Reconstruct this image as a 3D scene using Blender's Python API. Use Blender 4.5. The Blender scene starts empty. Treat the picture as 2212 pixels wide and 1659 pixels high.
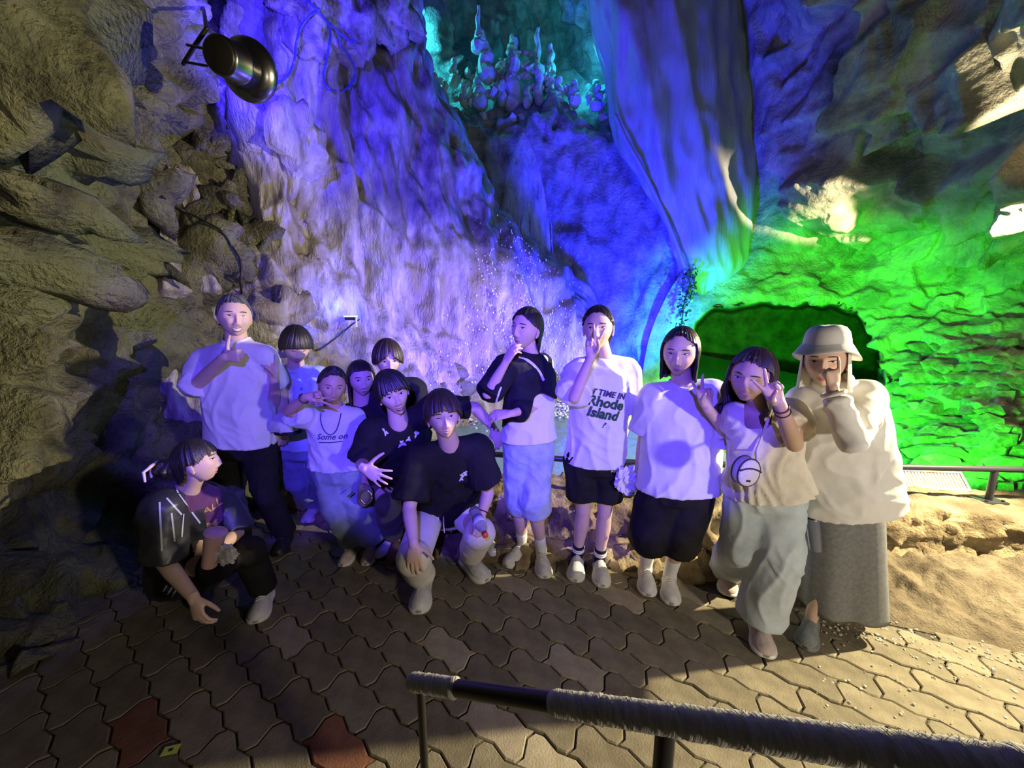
import bpy, bmesh, math, random
import numpy as np
from mathutils import Vector, Matrix
from mathutils.bvhtree import BVHTree

random.seed(7)
SC = bpy.context.scene
COL = SC.collection
PI = math.pi

# ------------------------------------------------------------------ camera
FPX, W_PX, H_PX, PITCH, CAMZ = 831.0, 2212.0, 1659.0, math.radians(10.0), 1.6
cam_d = bpy.data.cameras.new('camera')
cam = bpy.data.objects.new('camera', cam_d)
COL.objects.link(cam)
cam_d.sensor_fit = 'HORIZONTAL'
cam_d.sensor_width = 36.0
cam_d.lens = FPX * 36.0 / W_PX
cam_d.clip_start, cam_d.clip_end = 0.02, 100
cam.location = (0, 0, CAMZ)
cam.rotation_euler = (PI / 2 - PITCH, 0, 0)
SC.camera = cam
SC.view_settings.view_transform = 'Standard'
SC.view_settings.look = 'None'
SC.view_settings.exposure = 0.0
SC.view_settings.gamma = 1.0
SC.view_settings.use_curve_mapping = False

def P(px, py, Y):
    """world point seen at a photo pixel, at world depth Y (camera stands at the origin looking +Y)"""
    u, v = (px - W_PX / 2) / FPX, (H_PX / 2 - py) / FPX
    d = Vector((u, math.cos(PITCH) + v * math.sin(PITCH), -math.sin(PITCH) + v * math.cos(PITCH)))
    return Vector((0, 0, CAMZ)) + d * (Y / d.y)

def PG(px, py, z=0.0):
    """world point of a photo pixel on the level z"""
    u, v = (px - W_PX / 2) / FPX, (H_PX / 2 - py) / FPX
    d = Vector((u, math.cos(PITCH) + v * math.sin(PITCH), -math.sin(PITCH) + v * math.cos(PITCH)))
    return Vector((0, 0, CAMZ)) + d * ((z - CAMZ) / d.z)

# ------------------------------------------------------------------ world and lights
wd = bpy.data.worlds.new('cave_dark')
SC.world = wd
wd.use_nodes = True
wd.node_tree.nodes['Background'].inputs[0].default_value = (0.55, 0.52, 0.62, 1)
wd.node_tree.nodes['Background'].inputs[1].default_value = 0.022

def lamp(name, kind, loc, color, power, radius=0.05, aim=None, angle=60, blend=0.3):
    d = bpy.data.lights.new(name, kind)
    d.color = color
    d.energy = power
    if kind == 'AREA':
        d.size = radius
    else:
        d.shadow_soft_size = radius
    o = bpy.data.objects.new(name, d)
    COL.objects.link(o)
    o.location = loc
    if kind == 'SPOT':
        d.spot_size = math.radians(angle)
        d.spot_blend = blend
    if aim is not None:
        o.rotation_euler = (Vector(aim) - Vector(loc)).to_track_quat('-Z', 'Y').to_euler()
    return o

WARM = (1.0, 0.86, 0.56)
BLUE = (0.10, 0.05, 1.0)
lamp('warm_floodlight', 'SPOT', (3.60, 1.84, 2.05), WARM, 1250, 0.03, (0.0, 2.35, 1.75), 164, 0.25)
lamp('warm_uplighter', 'SPOT', (5.12, 3.56, 2.4), WARM, 700, 0.03, (4.75, 4.2, 4.0), 66, 0.3)
lamp('warm_uplighter', 'SPOT', (5.12, 3.56, 2.35), WARM, 1300, 0.03, P(1975, 365, 5.1), 54, 0.15)
lamp('front_fill_light', 'AREA', (2.0, -0.75, 1.3), (1.0, 0.88, 0.74), 42, 0.16, (0.5, 2.1, 1.1))  # added fill from out of view, brightens the fronts of the group
for ax_, az_, pw_ in ((-1.30, 1.32, 520), (-0.40, 1.18, 520), (0.50, 1.18, 460)):
    lamp('blue_projector', 'SPOT', (-0.1, -0.6, 2.2), BLUE, pw_, 0.03, (ax_, 2.2, az_), 35, 0.25)
lamp('blue_wall_light', 'SPOT', (0.2, 4.3, 0.5), BLUE, 1050, 0.15, (-1.5, 5.6, 3.2), 110, 0.7)
lamp('blue_can_light', 'SPOT', (-1.9, 3.0, 3.75), (0.04, 0.02, 1.0), 420, 0.1, (-2.1, 4.6, 4.2), 120, 0.5)
lamp('blue_grotto_light', 'SPOT', (1.7, 5.5, 0.6), (0.012, 0.010, 1.0), 3200, 0.2, (1.2, 8.2, 3.8), 120, 0.7)
lamp('cyan_grotto_light', 'POINT', P(890, 90, 8.9), (0.05, 0.75, 0.9), 130, 0.1)
lamp('cyan_fill_light', 'POINT', P(1265, 130, 8.7), (0.03, 0.6, 0.9), 45, 0.15)
lamp('green_floodlight', 'SPOT', (2.4, 3.2, 0.55), (0.03, 1.0, 0.02), 1900, 0.08, (3.6, 5.0, 0.60), 84, 0.6)
lamp('green_floodlight', 'SPOT', (3.15, 2.75, 0.55), (0.03, 1.0, 0.02), 700, 0.08, (4.6, 3.9, 0.62), 84, 0.6)

# ------------------------------------------------------------------ numpy noise
_rs = np.random.RandomState(11)
_perm = _rs.permutation(512).astype(np.int64)
_grad = _rs.normal(size=(512, 3))
_grad /= np.linalg.norm(_grad, axis=1)[:, None]

def _h(ix, iy, iz):
    return _perm[(_perm[(_perm[ix & 511] + iy) & 511] + iz) & 511]

def perlin(p):
    i = np.floor(p).astype(np.int64)
    f = p - i
    w = f * f * f * (f * (f * 6 - 15) + 10)
    out = np.zeros(len(p))
    for dx in (0, 1):
        for dy in (0, 1):
            for dz in (0, 1):
                g = _grad[_h(i[:, 0] + dx, i[:, 1] + dy, i[:, 2] + dz)]
                d = f - np.array([dx, dy, dz])
                wt = (w[:, 0] if dx else 1 - w[:, 0]) * (w[:, 1] if dy else 1 - w[:, 1]) * (w[:, 2] if dz else 1 - w[:, 2])
                out += wt * np.einsum('ij,ij->i', g, d)
    return out * 1.6

def fbm(p, octv=4, gain=0.5, ridge=False):
    p = np.asarray(p, float)
    a, s, out = 1.0, 1.0, np.zeros(len(p))
    for k in range(octv):
        n = perlin(p * s + 17.3 * k)
        out += a * ((1 - 2 * np.abs(n)) if ridge else n)
        a *= gain
        s *= 2.03
    return out

def facets(p, tilt=0.9):
    """cellular rock: every cell a tilted flat face with a height of its own; second value: distance to the crack"""
    p = np.asarray(p, float)
    i = np.floor(p).astype(np.int64)
    best = np.full(len(p), 9.0)
    second = np.full(len(p), 9.0)
    val = np.zeros(len(p))
    for dx in (-1, 0, 1):
        for dy in (-1, 0, 1):
            for dz in (-1, 0, 1):
                c = i + np.array([dx, dy, dz])
                hh = _h(c[:, 0], c[:, 1], c[:, 2])
                q = c + 0.5 + 0.42 * _grad[hh]
                d = p - q
                r = np.linalg.norm(d, axis=1)
                t = _grad[(hh * 7 + 3) & 511]
                v = ((hh * 37) % 101) / 101.0 + tilt * np.einsum('ij,ij->i', d, t)
                near = r < best
                second = np.where(near, best, np.minimum(second, r))
                val = np.where(near, v, val)
                best = np.where(near, r, best)
    return val, second - best

def sstep(a, b, x):
    t = np.clip((x - a) / (b - a), 0, 1)
    return t * t * (3 - 2 * t)

# ------------------------------------------------------------------ materials
MATS = {}

def principled(name, color, rough=0.7, metallic=0.0, spec=0.5, **kw):
    if name in MATS:
        return MATS[name]
    m = bpy.data.materials.new(name)
    m.use_nodes = True
    b = m.node_tree.nodes['Principled BSDF']
    b.inputs['Base Color'].default_value = (*color, 1)
    b.inputs['Roughness'].default_value = rough
    b.inputs['Metallic'].default_value = metallic
    b.inputs['Specular IOR Level'].default_value = spec
    for k, v in kw.items():
        b.inputs[k.replace('_', ' ')].default_value = v
    MATS[name] = m
    return m

def textured(name, c1, c2, scale=8.0, rough=0.7, bump=0.3, bscale=40.0, stretch=(1, 1, 1), spec=0.4, detail=6.0, metallic=0.0,
             dist=0.02, c3=None, s3=3.0, rnd=0.0, rough2=None, sheen=0.0, lo=0.35, hi=0.65):
    """procedural: two colours mixed by noise, fine bump, optional third colour in large patches and per-object variation"""
    if name in MATS:
        return MATS[name]
    m = bpy.data.materials.new(name)
    m.use_nodes = True
    nt = m.node_tree
    N, L = nt.nodes, nt.links
    b = N['Principled BSDF']
    tc = N.new('ShaderNodeTexCoord')
    mp = N.new('ShaderNodeMapping')
    mp.inputs['Scale'].default_value = stretch
    L.new(tc.outputs['Object'], mp.inputs[0])
    n1 = N.new('ShaderNodeTexNoise')
    n1.inputs['Scale'].default_value = scale
    n1.inputs['Detail'].default_value = detail
    n1.inputs['Roughness'].default_value = 0.62
    L.new(mp.outputs[0], n1.inputs['Vector'])
    r = N.new('ShaderNodeMapRange')
    r.inputs[1].default_value, r.inputs[2].default_value = lo, hi
    L.new(n1.outputs[0], r.inputs[0])
    mx = N.new('ShaderNodeMix')
    mx.data_type = 'RGBA'
    mx.inputs[6].default_value, mx.inputs[7].default_value = (*c1, 1), (*c2, 1)
    L.new(r.outputs[0], mx.inputs[0])
    col = mx.outputs[2]
    if c3 is not None:
        n3 = N.new('ShaderNodeTexNoise')
        n3.inputs['Scale'].default_value = s3
        n3.inputs['Detail'].default_value = 4
        L.new(mp.outputs[0], n3.inputs['Vector'])
        r3 = N.new('ShaderNodeMapRange')
        r3.inputs[1].default_value, r3.inputs[2].default_value = 0.5, 0.62
        L.new(n3.outputs[0], r3.inputs[0])
        m3 = N.new('ShaderNodeMix')
        m3.data_type = 'RGBA'
        m3.inputs[7].default_value = (*c3, 1)
        L.new(col, m3.inputs[6])
        L.new(r3.outputs[0], m3.inputs[0])
        col = m3.outputs[2]
    if rnd:
        oi = N.new('ShaderNodeObjectInfo')
        rr = N.new('ShaderNodeMapRange')
        rr.inputs[3].default_value, rr.inputs[4].default_value = 1 - rnd, 1 + rnd
        L.new(oi.outputs['Random'], rr.inputs[0])
        hv = N.new('ShaderNodeHueSaturation')
        L.new(rr.outputs[0], hv.inputs['Value'])
        L.new(col, hv.inputs['Color'])
        col = hv.outputs[0]
    L.new(col, b.inputs['Base Color'])
    if rough2 is not None:
        r2 = N.new('ShaderNodeMapRange')
        r2.inputs[1].default_value, r2.inputs[2].default_value = 0.4, 0.6
        r2.inputs[3].default_value, r2.inputs[4].default_value = rough, rough2
        L.new(n1.outputs[0], r2.inputs[0])
        L.new(r2.outputs[0], b.inputs['Roughness'])
    else:
        b.inputs['Roughness'].default_value = rough
    b.inputs['Specular IOR Level'].default_value = spec
    b.inputs['Metallic'].default_value = metallic
    b.inputs['Sheen Weight'].default_value = sheen
    if bump:
        n2 = N.new('ShaderNodeTexNoise')
        n2.inputs['Scale'].default_value = bscale
        n2.inputs['Detail'].default_value = 5
        n2.inputs['Roughness'].default_value = 0.6
        L.new(mp.outputs[0], n2.inputs['Vector'])
        bp = N.new('ShaderNodeBump')
        bp.inputs['Strength'].default_value = bump
        bp.inputs['Distance'].default_value = dist
        L.new(n2.outputs[0], bp.inputs['Height'])
        L.new(bp.outputs[0], b.inputs['Normal'])
    MATS[name] = m
    return m

# ------------------------------------------------------------------ mesh helpers
def mesh_from(name, V, F, mats=None, mi=None, smooth=True):
    me = bpy.data.meshes.new(name)
    V = np.asarray(V, dtype=np.float32)
    if isinstance(F, np.ndarray):
        n, k = F.shape
        me.vertices.add(len(V))
        me.vertices.foreach_set('co', V.ravel())
        me.loops.add(n * k)
        me.loops.foreach_set('vertex_index', F.astype(np.int32).ravel())
        me.polygons.add(n)
        me.polygons.foreach_set('loop_start', np.arange(0, n * k, k, dtype=np.int32))
        me.polygons.foreach_set('loop_total', np.full(n, k, dtype=np.int32))
        me.update(calc_edges=True)
    else:
        me.from_pydata([tuple(v) for v in V], [], F)
        me.update()
    for m in (mats or []):
        me.materials.append(m)
    if mi is not None:
        me.polygons.foreach_set('material_index', np.asarray(mi, dtype=np.int32))
    me.polygons.foreach_set('use_smooth', np.full(len(me.polygons), bool(smooth)))
    return me

def link(name, me, parent=None, label=None, cat=None, kind=None, group=None, loc=None):
    """links one mesh object; with a parent that stands elsewhere the world place is kept"""
    o = bpy.data.objects.new(name, me)
    COL.objects.link(o)
    if loc is not None:
        o.location = loc
    if parent is not None:
        o.parent = parent
        o.matrix_parent_inverse = Matrix.Translation(-Vector(parent_world(parent)))
    tag(o, label, cat, kind, group)
    return o

def parent_world(o):
    p = Vector((0, 0, 0))
    if o.parent is None:
        return Vector(o.location)
    return Vector(o.location)  # every parent is axis-aligned and placed in world space

def tag(o, label=None, cat=None, kind=None, group=None):
    for k, v in (('label', label), ('category', cat), ('kind', kind), ('group', group)):
        if v:
            o[k] = v
    return o

def empty(name, loc, label=None, cat=None, group=None):
    o = bpy.data.objects.new(name, None)
    o.empty_display_size = 0.1
    COL.objects.link(o)
    o.location = loc
    return tag(o, label, cat, None, group)

def vn(a):
    a = np.asarray(a, float)
    return a / (np.linalg.norm(a) + 1e-12)

class Solid:
    """a heap of closed shapes; remesh() fuses them into one continuous surface"""
    def __init__(s):
        s.V, s.F, s.n = [], [], 0

    def add(s, V, F):
        V = np.asarray(V, float)
        s.V.append(V)
        s.F += [[i + s.n for i in f] for f in F]
        s.n += len(V)

    def loft(s, rings):
        rings = np.asarray(rings, float)
        k, n, _ = rings.shape
        V = rings.reshape(-1, 3)
        F = []
        for i in range(k - 1):
            for j in range(n):
                a, b = i * n + j, i * n + (j + 1) % n
                F.append([a, b, b + n, a + n])
        F.append(list(range(n))[::-1])
        F.append([(k - 1) * n + j for j in range(n)])
        s.add(V, F)

    def tube(s, pts, radii, n=12, cap=True, flat=(1, 1), ref=None):
        """round tube along points; rounded ends when cap; flat=(x,y) squashes its section"""
        pts = [np.asarray(p, float) for p in pts]
        radii = list(radii)
        if cap:
            d0, d1 = vn(pts[0] - pts[1]), vn(pts[-1] - pts[-2])
            P0, R0, P1, R1 = [], [], [], []
            for a in (1.35, 0.95, 0.5):
                P0.append(pts[0] + d0 * radii[0] * math.sin(a))
                R0.append(radii[0] * math.cos(a))
            for a in (0.5, 0.95, 1.35):
                P1.append(pts[-1] + d1 * radii[-1] * math.sin(a))
                R1.append(radii[-1] * math.cos(a))
            pts, radii = P0 + pts + P1, R0 + radii + R1
        rings, x = [], None
        for i, p in enumerate(pts):
            t = vn(pts[min(i + 1, len(pts) - 1)] - pts[max(i - 1, 0)])
            if x is None:
                r = np.asarray(ref, float) if ref is not None else (np.array([0, 0, 1.0]) if abs(t[2]) < 0.9 else np.array([1.0, 0, 0]))
                x = vn(r - t * np.dot(r, t))
            else:
                x = vn(x - t * np.dot(x, t))
            y = np.cross(t, x)
            a = np.arange(n) * 2 * PI / n
            rings.append(p + radii[i] * (np.cos(a)[:, None] * x * flat[0] + np.sin(a)[:, None] * y * flat[1]))
        s.loft(rings)

    def ellip(s, c, ax, n=16, m=10):
        """ellipsoid; ax = three half-axis vectors"""
        c = np.asarray(c, float)
        ax = np.asarray(ax, float)
        rings = []
        for i in range(1, m):
            t = PI * i / m
            a = np.arange(n) * 2 * PI / n
            rings.append(c + math.sin(t) * (np.cos(a)[:, None] * ax[0] + np.sin(a)[:, None] * ax[1]) + math.cos(t) * ax[2])
        s.loft(rings)

    def raw(s):
        return np.concatenate(s.V), s.F

    def remesh(s, voxel, smooth=3, factor=0.5):
        V, F = s.raw()
        me = bpy.data.meshes.new('t')
        me.from_pydata([tuple(v) for v in V], [], F)
        bm = bmesh.new()
        bm.from_mesh(me)
        bmesh.ops.recalc_face_normals(bm, faces=bm.faces)
        bm.to_mesh(me)
        bm.free()
        o = bpy.data.objects.new('t', me)
        COL.objects.link(o)
        r = o.modifiers.new('r', 'REMESH')
        r.mode = 'VOXEL'
        r.voxel_size = voxel
        r.adaptivity = 0
        dg = bpy.context.evaluated_depsgraph_get()
        ev = o.evaluated_get(dg)
        m2 = ev.to_mesh()
        nv, npoly = len(m2.vertices), len(m2.polygons)
        V2 = np.empty(nv * 3, np.float32)
        m2.vertices.foreach_get('co', V2)
        F2 = np.empty(len(m2.loops), np.int32)
        m2.loops.foreach_get('vertex_index', F2)
        ev.to_mesh_clear()
        bpy.data.objects.remove(o)
        bpy.data.meshes.remove(me)
        V2 = V2.reshape(-1, 3).astype(float)
        F2 = F2.reshape(-1, 4)
        return smooth_v(V2, F2, smooth, factor), F2

def smooth_v(V, F, it, fac=0.5):
    if it <= 0:
        return V
    E = np.concatenate([F[:, [0, 1]], F[:, [1, 2]], F[:, [2, 3]], F[:, [3, 0]]])
    deg = np.bincount(E.ravel(), minlength=len(V)).astype(float)
    for _ in range(it):
        A = np.zeros_like(V)
        for k in range(3):
            A[:, k] = np.bincount(E[:, 0], V[E[:, 1], k], len(V)) + np.bincount(E[:, 1], V[E[:, 0], k], len(V))
        V = V + fac * (A / deg[:, None] - V)
    return V

def normals(V, F):
    n = np.cross(V[F[:, 2]] - V[F[:, 0]], V[F[:, 3]] - V[F[:, 1]])
    N = np.zeros_like(V)
    for k in range(4):
        for c in range(3):
            N[:, c] += np.bincount(F[:, k], n[:, c], len(V))
    return N / (np.linalg.norm(N, axis=1)[:, None] + 1e-12)

def grid_faces(nr, nc, close=False):
    i = np.arange(nr - 1)[:, None]
    j = np.arange(nc if close else nc - 1)[None, :]
    a = i * nc + j
    b = i * nc + (j + 1) % nc
    return np.stack([a, b, b + nc, a + nc], -1).reshape(-1, 4)

def tube_mesh(pts, radii, n=8, cap=True):
    s = Solid()
    s.tube(pts, radii if hasattr(radii, '__len__') else [radii] * len(pts), n, cap)
    return s.raw()

def curve_pts(ctrl, n):
    """Catmull-Rom through control points"""
    C = np.asarray([tuple(c) for c in ctrl], float)
    C = np.vstack([2 * C[0] - C[1], C, 2 * C[-1] - C[-2]])
    k = len(C) - 3
    t = np.linspace(0, k - 1e-6, n)
    i = np.floor(t).astype(int)
    f = (t - i)[:, None]
    p0, p1, p2, p3 = C[i], C[i + 1], C[i + 2], C[i + 3]
    return 0.5 * (2 * p1 + (p2 - p0) * f + (2 * p0 - 5 * p1 + 4 * p2 - p3) * f ** 2 + (3 * p1 - p0 - 3 * p2 + p3) * f ** 3)

def box_vf(c, half, axes=None, taper=1.0):
    A = np.eye(3) if axes is None else np.asarray(axes, float)
    c = np.asarray(c, float)
    V = []
    for z in (-1, 1):
        k = taper if z > 0 else 1.0
        for x, y in ((-1, -1), (1, -1), (1, 1), (-1, 1)):
            V.append(c + x * k * half[0] * A[0] + y * k * half[1] * A[1] + z * half[2] * A[2])
    return np.array(V), [[3, 2, 1, 0], [4, 5, 6, 7], [0, 1, 5, 4], [1, 2, 6, 5], [2, 3, 7, 6], [3, 0, 4, 7]]

def text_vf(body, size, bold=0.0, shear=0.0, res=3):
    cu = bpy.data.curves.new('t', 'FONT')
    cu.body, cu.size, cu.align_x, cu.align_y = body, size, 'CENTER', 'CENTER'
    cu.offset, cu.shear, cu.resolution_u = bold, shear, res
    o = bpy.data.objects.new('t', cu)
    COL.objects.link(o)
    dg = bpy.context.evaluated_depsgraph_get()
    me = o.evaluated_get(dg).to_mesh()
    bm = bmesh.new()
    bm.from_mesh(me)
    bmesh.ops.triangulate(bm, faces=bm.faces)
    bmesh.ops.subdivide_edges(bm, edges=[e for e in bm.edges if e.calc_length() > size * 0.22], cuts=2)
    bmesh.ops.triangulate(bm, faces=bm.faces)
    V = np.array([v.co[:] for v in bm.verts]) if bm.verts else np.zeros((0, 3))
    bm.verts.index_update()
    F = [[v.index for v in f.verts] for f in bm.faces]
    bm.free()
    o.evaluated_get(dg).to_mesh_clear()
    bpy.data.objects.remove(o)
    return V, F
# ------------------------------------------------------------------ rock materials
M_OLIVE = textured('rock_olive', (0.05, 0.047, 0.025), (0.215, 0.21, 0.115), 3.8, 0.62, 1.0, 30, c3=(0.15, 0.165, 0.09), s3=1.3, spec=0.5, rough2=0.42, dist=0.05, detail=9)
M_FLOW = textured('flowstone_pale', (0.15, 0.13, 0.115), (0.50, 0.46, 0.45), 3.4, 0.5, 0.9, 22, (1.9, 1.9, 0.55), 0.6, c3=(0.23, 0.20, 0.13), s3=1.5, detail=9, rough2=0.3, dist=0.03)
M_GROTTO = textured('rock_grotto', (0.16, 0.16, 0.16), (0.45, 0.45, 0.43), 3.0, 0.6, 0.9, 18, spec=0.4, dist=0.05)
M_CURT = textured('flowstone_smooth', (0.30, 0.29, 0.28), (0.42, 0.41, 0.40), 1.6, 0.5, 0.35, 14, (2.4, 2.4, 0.4), 0.4, dist=0.04)
M_RIGHT = textured('rock_grey', (0.17, 0.155, 0.12), (0.44, 0.40, 0.31), 2.4, 0.7, 0.9, 24, spec=0.3, dist=0.04)
M_STONE = textured('stone_wall_sand', (0.19, 0.14, 0.075), (0.42, 0.335, 0.19), 7.0, 0.85, 0.8, 60, c3=(0.15, 0.11, 0.065), s3=4.0, spec=0.2)
M_DIRT = textured('dirt_bank', (0.11, 0.085, 0.055), (0.24, 0.195, 0.125), 6.0, 0.95, 0.8, 90, (1, 1, 1), 0.15)
M_STALAG = textured('stalagmite_pale', (0.42, 0.42, 0.40), (0.65, 0.65, 0.62), 3.0, 0.55, 0.7, 20, spec=0.4)

def tensor(ctrl, nr, nc):
    """smooth surface through rows of (px, py, Y) points -> (nr, nc, 3) world points"""
    W = np.array([[tuple(P(*c)) for c in row] for row in ctrl])
    A = np.stack([curve_pts(W[:, j], nr) for j in range(W.shape[1])], 1)
    return np.stack([curve_pts(A[i], nc) for i in range(nr)], 0)

def grid_normals(G):
    du = np.gradient(G, axis=1)
    dv = np.gradient(G, axis=0)
    n = np.cross(du, dv)
    n /= np.linalg.norm(n, axis=2)[:, :, None] + 1e-9
    to = np.array([0, 0, CAMZ]) - G
    s = np.sign(np.einsum('ijk,ijk->ij', n, to))
    s[s == 0] = 1
    med = np.sign(np.median(s)) or 1
    return n * med

def sheet(name, ctrl, nr, nc, disp, mat, pre=None):
    G = tensor(ctrl, nr, nc)
    if pre is not None:
        G = pre(G)
    N = grid_normals(G)
    p = G.reshape(-1, 3)
    d = disp(p).reshape(nr, nc)
    for _ in range(2):
        e = np.pad(d, 1, mode='edge')
        d = (e[1:-1, 1:-1] * 2 + e[:-2, 1:-1] + e[2:, 1:-1] + e[1:-1, :-2] + e[1:-1, 2:]) / 6
    d = d.ravel()
    V = p + N.reshape(-1, 3) * d[:, None]
    o = link(name, mesh_from(name, V, grid_faces(nr, nc), [mat]))
    o['kind'] = 'structure'
    return o

# ---- left wall: olive rock leaning over the path
def d_left(p):
    f1, c1 = facets(p * np.array([0.9, 0.9, 1.25]) + 3.0, 1.1)
    f2, c2 = facets(p * np.array([2.1, 2.1, 3.2]) + 9.0, 1.0)
    lay = fbm(p * np.array([0.7, 0.7, 3.6]) + 1.7, 3, 0.5, True)
    low = fbm(p * 0.8 + 4.0, 3)
    band = 1 - sstep(1.9, 2.4, p[:, 2])
    f3, c3 = facets(p * np.array([5.5, 5.5, 8.0]) + 2.0, 1.0)
    return 0.24 * (f1 - 0.5) + 0.12 * (f2 - 0.5) + 0.055 * (f3 - 0.5) + 0.10 * low + 0.045 * lay * band - 0.06 * (1 - sstep(0, 0.08, c1)) - 0.03 * (1 - sstep(0, 0.1, c2)) + 0.028 * fbm(p * 7, 4)

sheet('wall_left', [
    [(-700, -420, 1.25), (-250, -420, 1.55), (0, -420, 1.9), (160, -420, 2.4), (300, -420, 3.0), (430, -420, 3.9), (560, -420, 4.6)],
    [(-800, -100, 1.15), (-250, -100, 1.6), (0, -100, 2.0), (160, -100, 2.6), (300, -100, 3.2), (425, -100, 4.0), (540, -100, 5.0)],
    [(-800, 60, 1.1), (-250, 60, 1.6), (0, 60, 2.05), (160, 60, 2.6), (300, 60, 3.2), (420, 60, 4.0), (520, 60, 5.0)],
    [(-800, 340, 1.1), (-250, 340, 1.55), (0, 340, 2.0), (160, 340, 2.6), (300, 340, 3.2), (420, 340, 3.9), (560, 340, 4.9)],
    [(-800, 650, 1.1), (-250, 650, 1.5), (0, 650, 1.9), (160, 650, 2.5), (300, 650, 3.0), (430, 650, 3.5), (640, 650, 4.3)],
    [(-800, 900, 1.05), (-250, 900, 1.45), (0, 900, 1.85), (160, 900, 2.35), (300, 900, 2.8), (430, 900, 3.2), (640, 900, 3.9)],
    [(-800, 1100, 1.0), (-250, 1150, 1.4), (0, 1180, 1.72), (170, 1150, 2.1), (310, 1100, 2.5), (440, 1040, 2.95), (640, 1010, 3.5)],
    [(-800, 1560, 1.0), (-250, 1480, 1.38), (0, 1420, 1.58), (180, 1330, 1.85), (330, 1240, 2.2), (450, 1120, 2.8), (640, 1060, 3.2)],
    [(-800, 1800, 0.95), (-250, 1600, 1.3), (0, 1500, 1.5), (190, 1400, 1.75), (345, 1290, 2.1), (460, 1160, 2.7), (640, 1100, 3.1)],
], 250, 250, d_left, M_OLIVE)

# ---- lilac flowstone behind the group, running back to the pool
def d_flow(p):
    q = p * np.array([1.0, 1.0, 0.34])
    drape = fbm(q * 1.5 + 2.0, 4, 0.55, True)
    f1, c1 = facets(p * np.array([1.0, 1.0, 0.6]) + 5.0, 0.9)
    f2, c2 = facets(p * np.array([2.6, 2.6, 1.5]) + 8.0, 0.9)
    left = 1 - sstep(-2.6, -1.3, p[:, 0])
    return 0.16 * drape + (0.10 + 0.16 * left) * (f1 - 0.5) + 0.06 * (f2 - 0.5) + 0.035 * fbm(p * np.array([5.5, 5.5, 1.1]), 4, 0.6, True) + 0.016 * fbm(p * np.array([10, 10, 6.0]), 3)

sheet('wall_back', [
    [(330, -420, 4.2), (470, -420, 5.6), (600, -420, 4.7), (740, -420, 4.8), (830, -420, 5.2), (872, -420, 5.6), (885, -420, 7.2)],
    [(330, -60, 4.2), (450, -60, 5.7), (610, -60, 4.6), (740, -60, 4.8), (830, -60, 5.2), (872, -60, 5.6), (885, -60, 7.2)],
    [(330, 110, 4.0), (450, 110, 5.4), (620, 110, 4.5), (740, 110, 4.9), (820, 110, 5.3), (868, 110, 5.7), (885, 110, 7.4)],
    [(330, 330, 3.6), (470, 330, 4.0), (600, 330, 4.3), (760, 330, 4.8), (890, 330, 5.4), (975, 330, 5.9), (992, 330, 7.4)],
    [(330, 500, 3.4), (470, 500, 3.8), (610, 500, 4.2), (790, 500, 4.8), (950, 500, 5.5), (1062, 500, 6.1), (1085, 500, 7.4)],
    [(330, 640, 3.3), (470, 640, 3.6), (620, 640, 4.0), (820, 640, 4.8), (1020, 640, 5.7), (1225, 640, 6.6), (1262, 640, 7.6)],
    [(330, 760, 3.2), (470, 760, 3.5), (630, 760, 3.9), (840, 760, 4.7), (1040, 760, 5.7), (1245, 760, 6.6), (1290, 760, 7.6)],
    [(330, 850, 3.1), (470, 850, 3.35), (640, 850, 3.75), (860, 850, 4.5), (1050, 850, 5.6), (1250, 850, 6.5), (1300, 850, 7.4)],
    [(330, 1000, 3.0), (470, 1000, 3.2), (640, 1000, 3.55), (870, 1000, 4.2), (1060, 960, 5.3), (1255, 930, 6.3), (1310, 920, 7.0)],
    [(330, 1120, 2.95), (470, 1120, 3.15), (640, 1120, 3.5), (880, 1120, 4.1), (1060, 1080, 5.2), (1255, 1040, 6.2), (1310, 1000, 6.8)],
], 260, 260, d_flow, M_FLOW)

# ---- grotto behind: chamber, ledge, wet lower wall
def d_grot(p):
    f1, c1 = facets(p * np.array([1.2, 1.2, 1.0]) + 2.0, 1.0)
    f2, c2 = facets(p * np.array([3.4, 3.4, 2.6]) + 6.0, 0.9)
    up = sstep(4.6, 5.6, p[:, 2])
    return (0.10 + 0.22 * up) * (f1 - 0.5) + (0.05 + 0.16 * up) * (f2 - 0.5) + 0.10 * fbm(p * np.array([1.8, 1.8, 0.5]), 4, 0.5, True) * (1 - up) + 0.02 * fbm(p * 6, 3)

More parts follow.
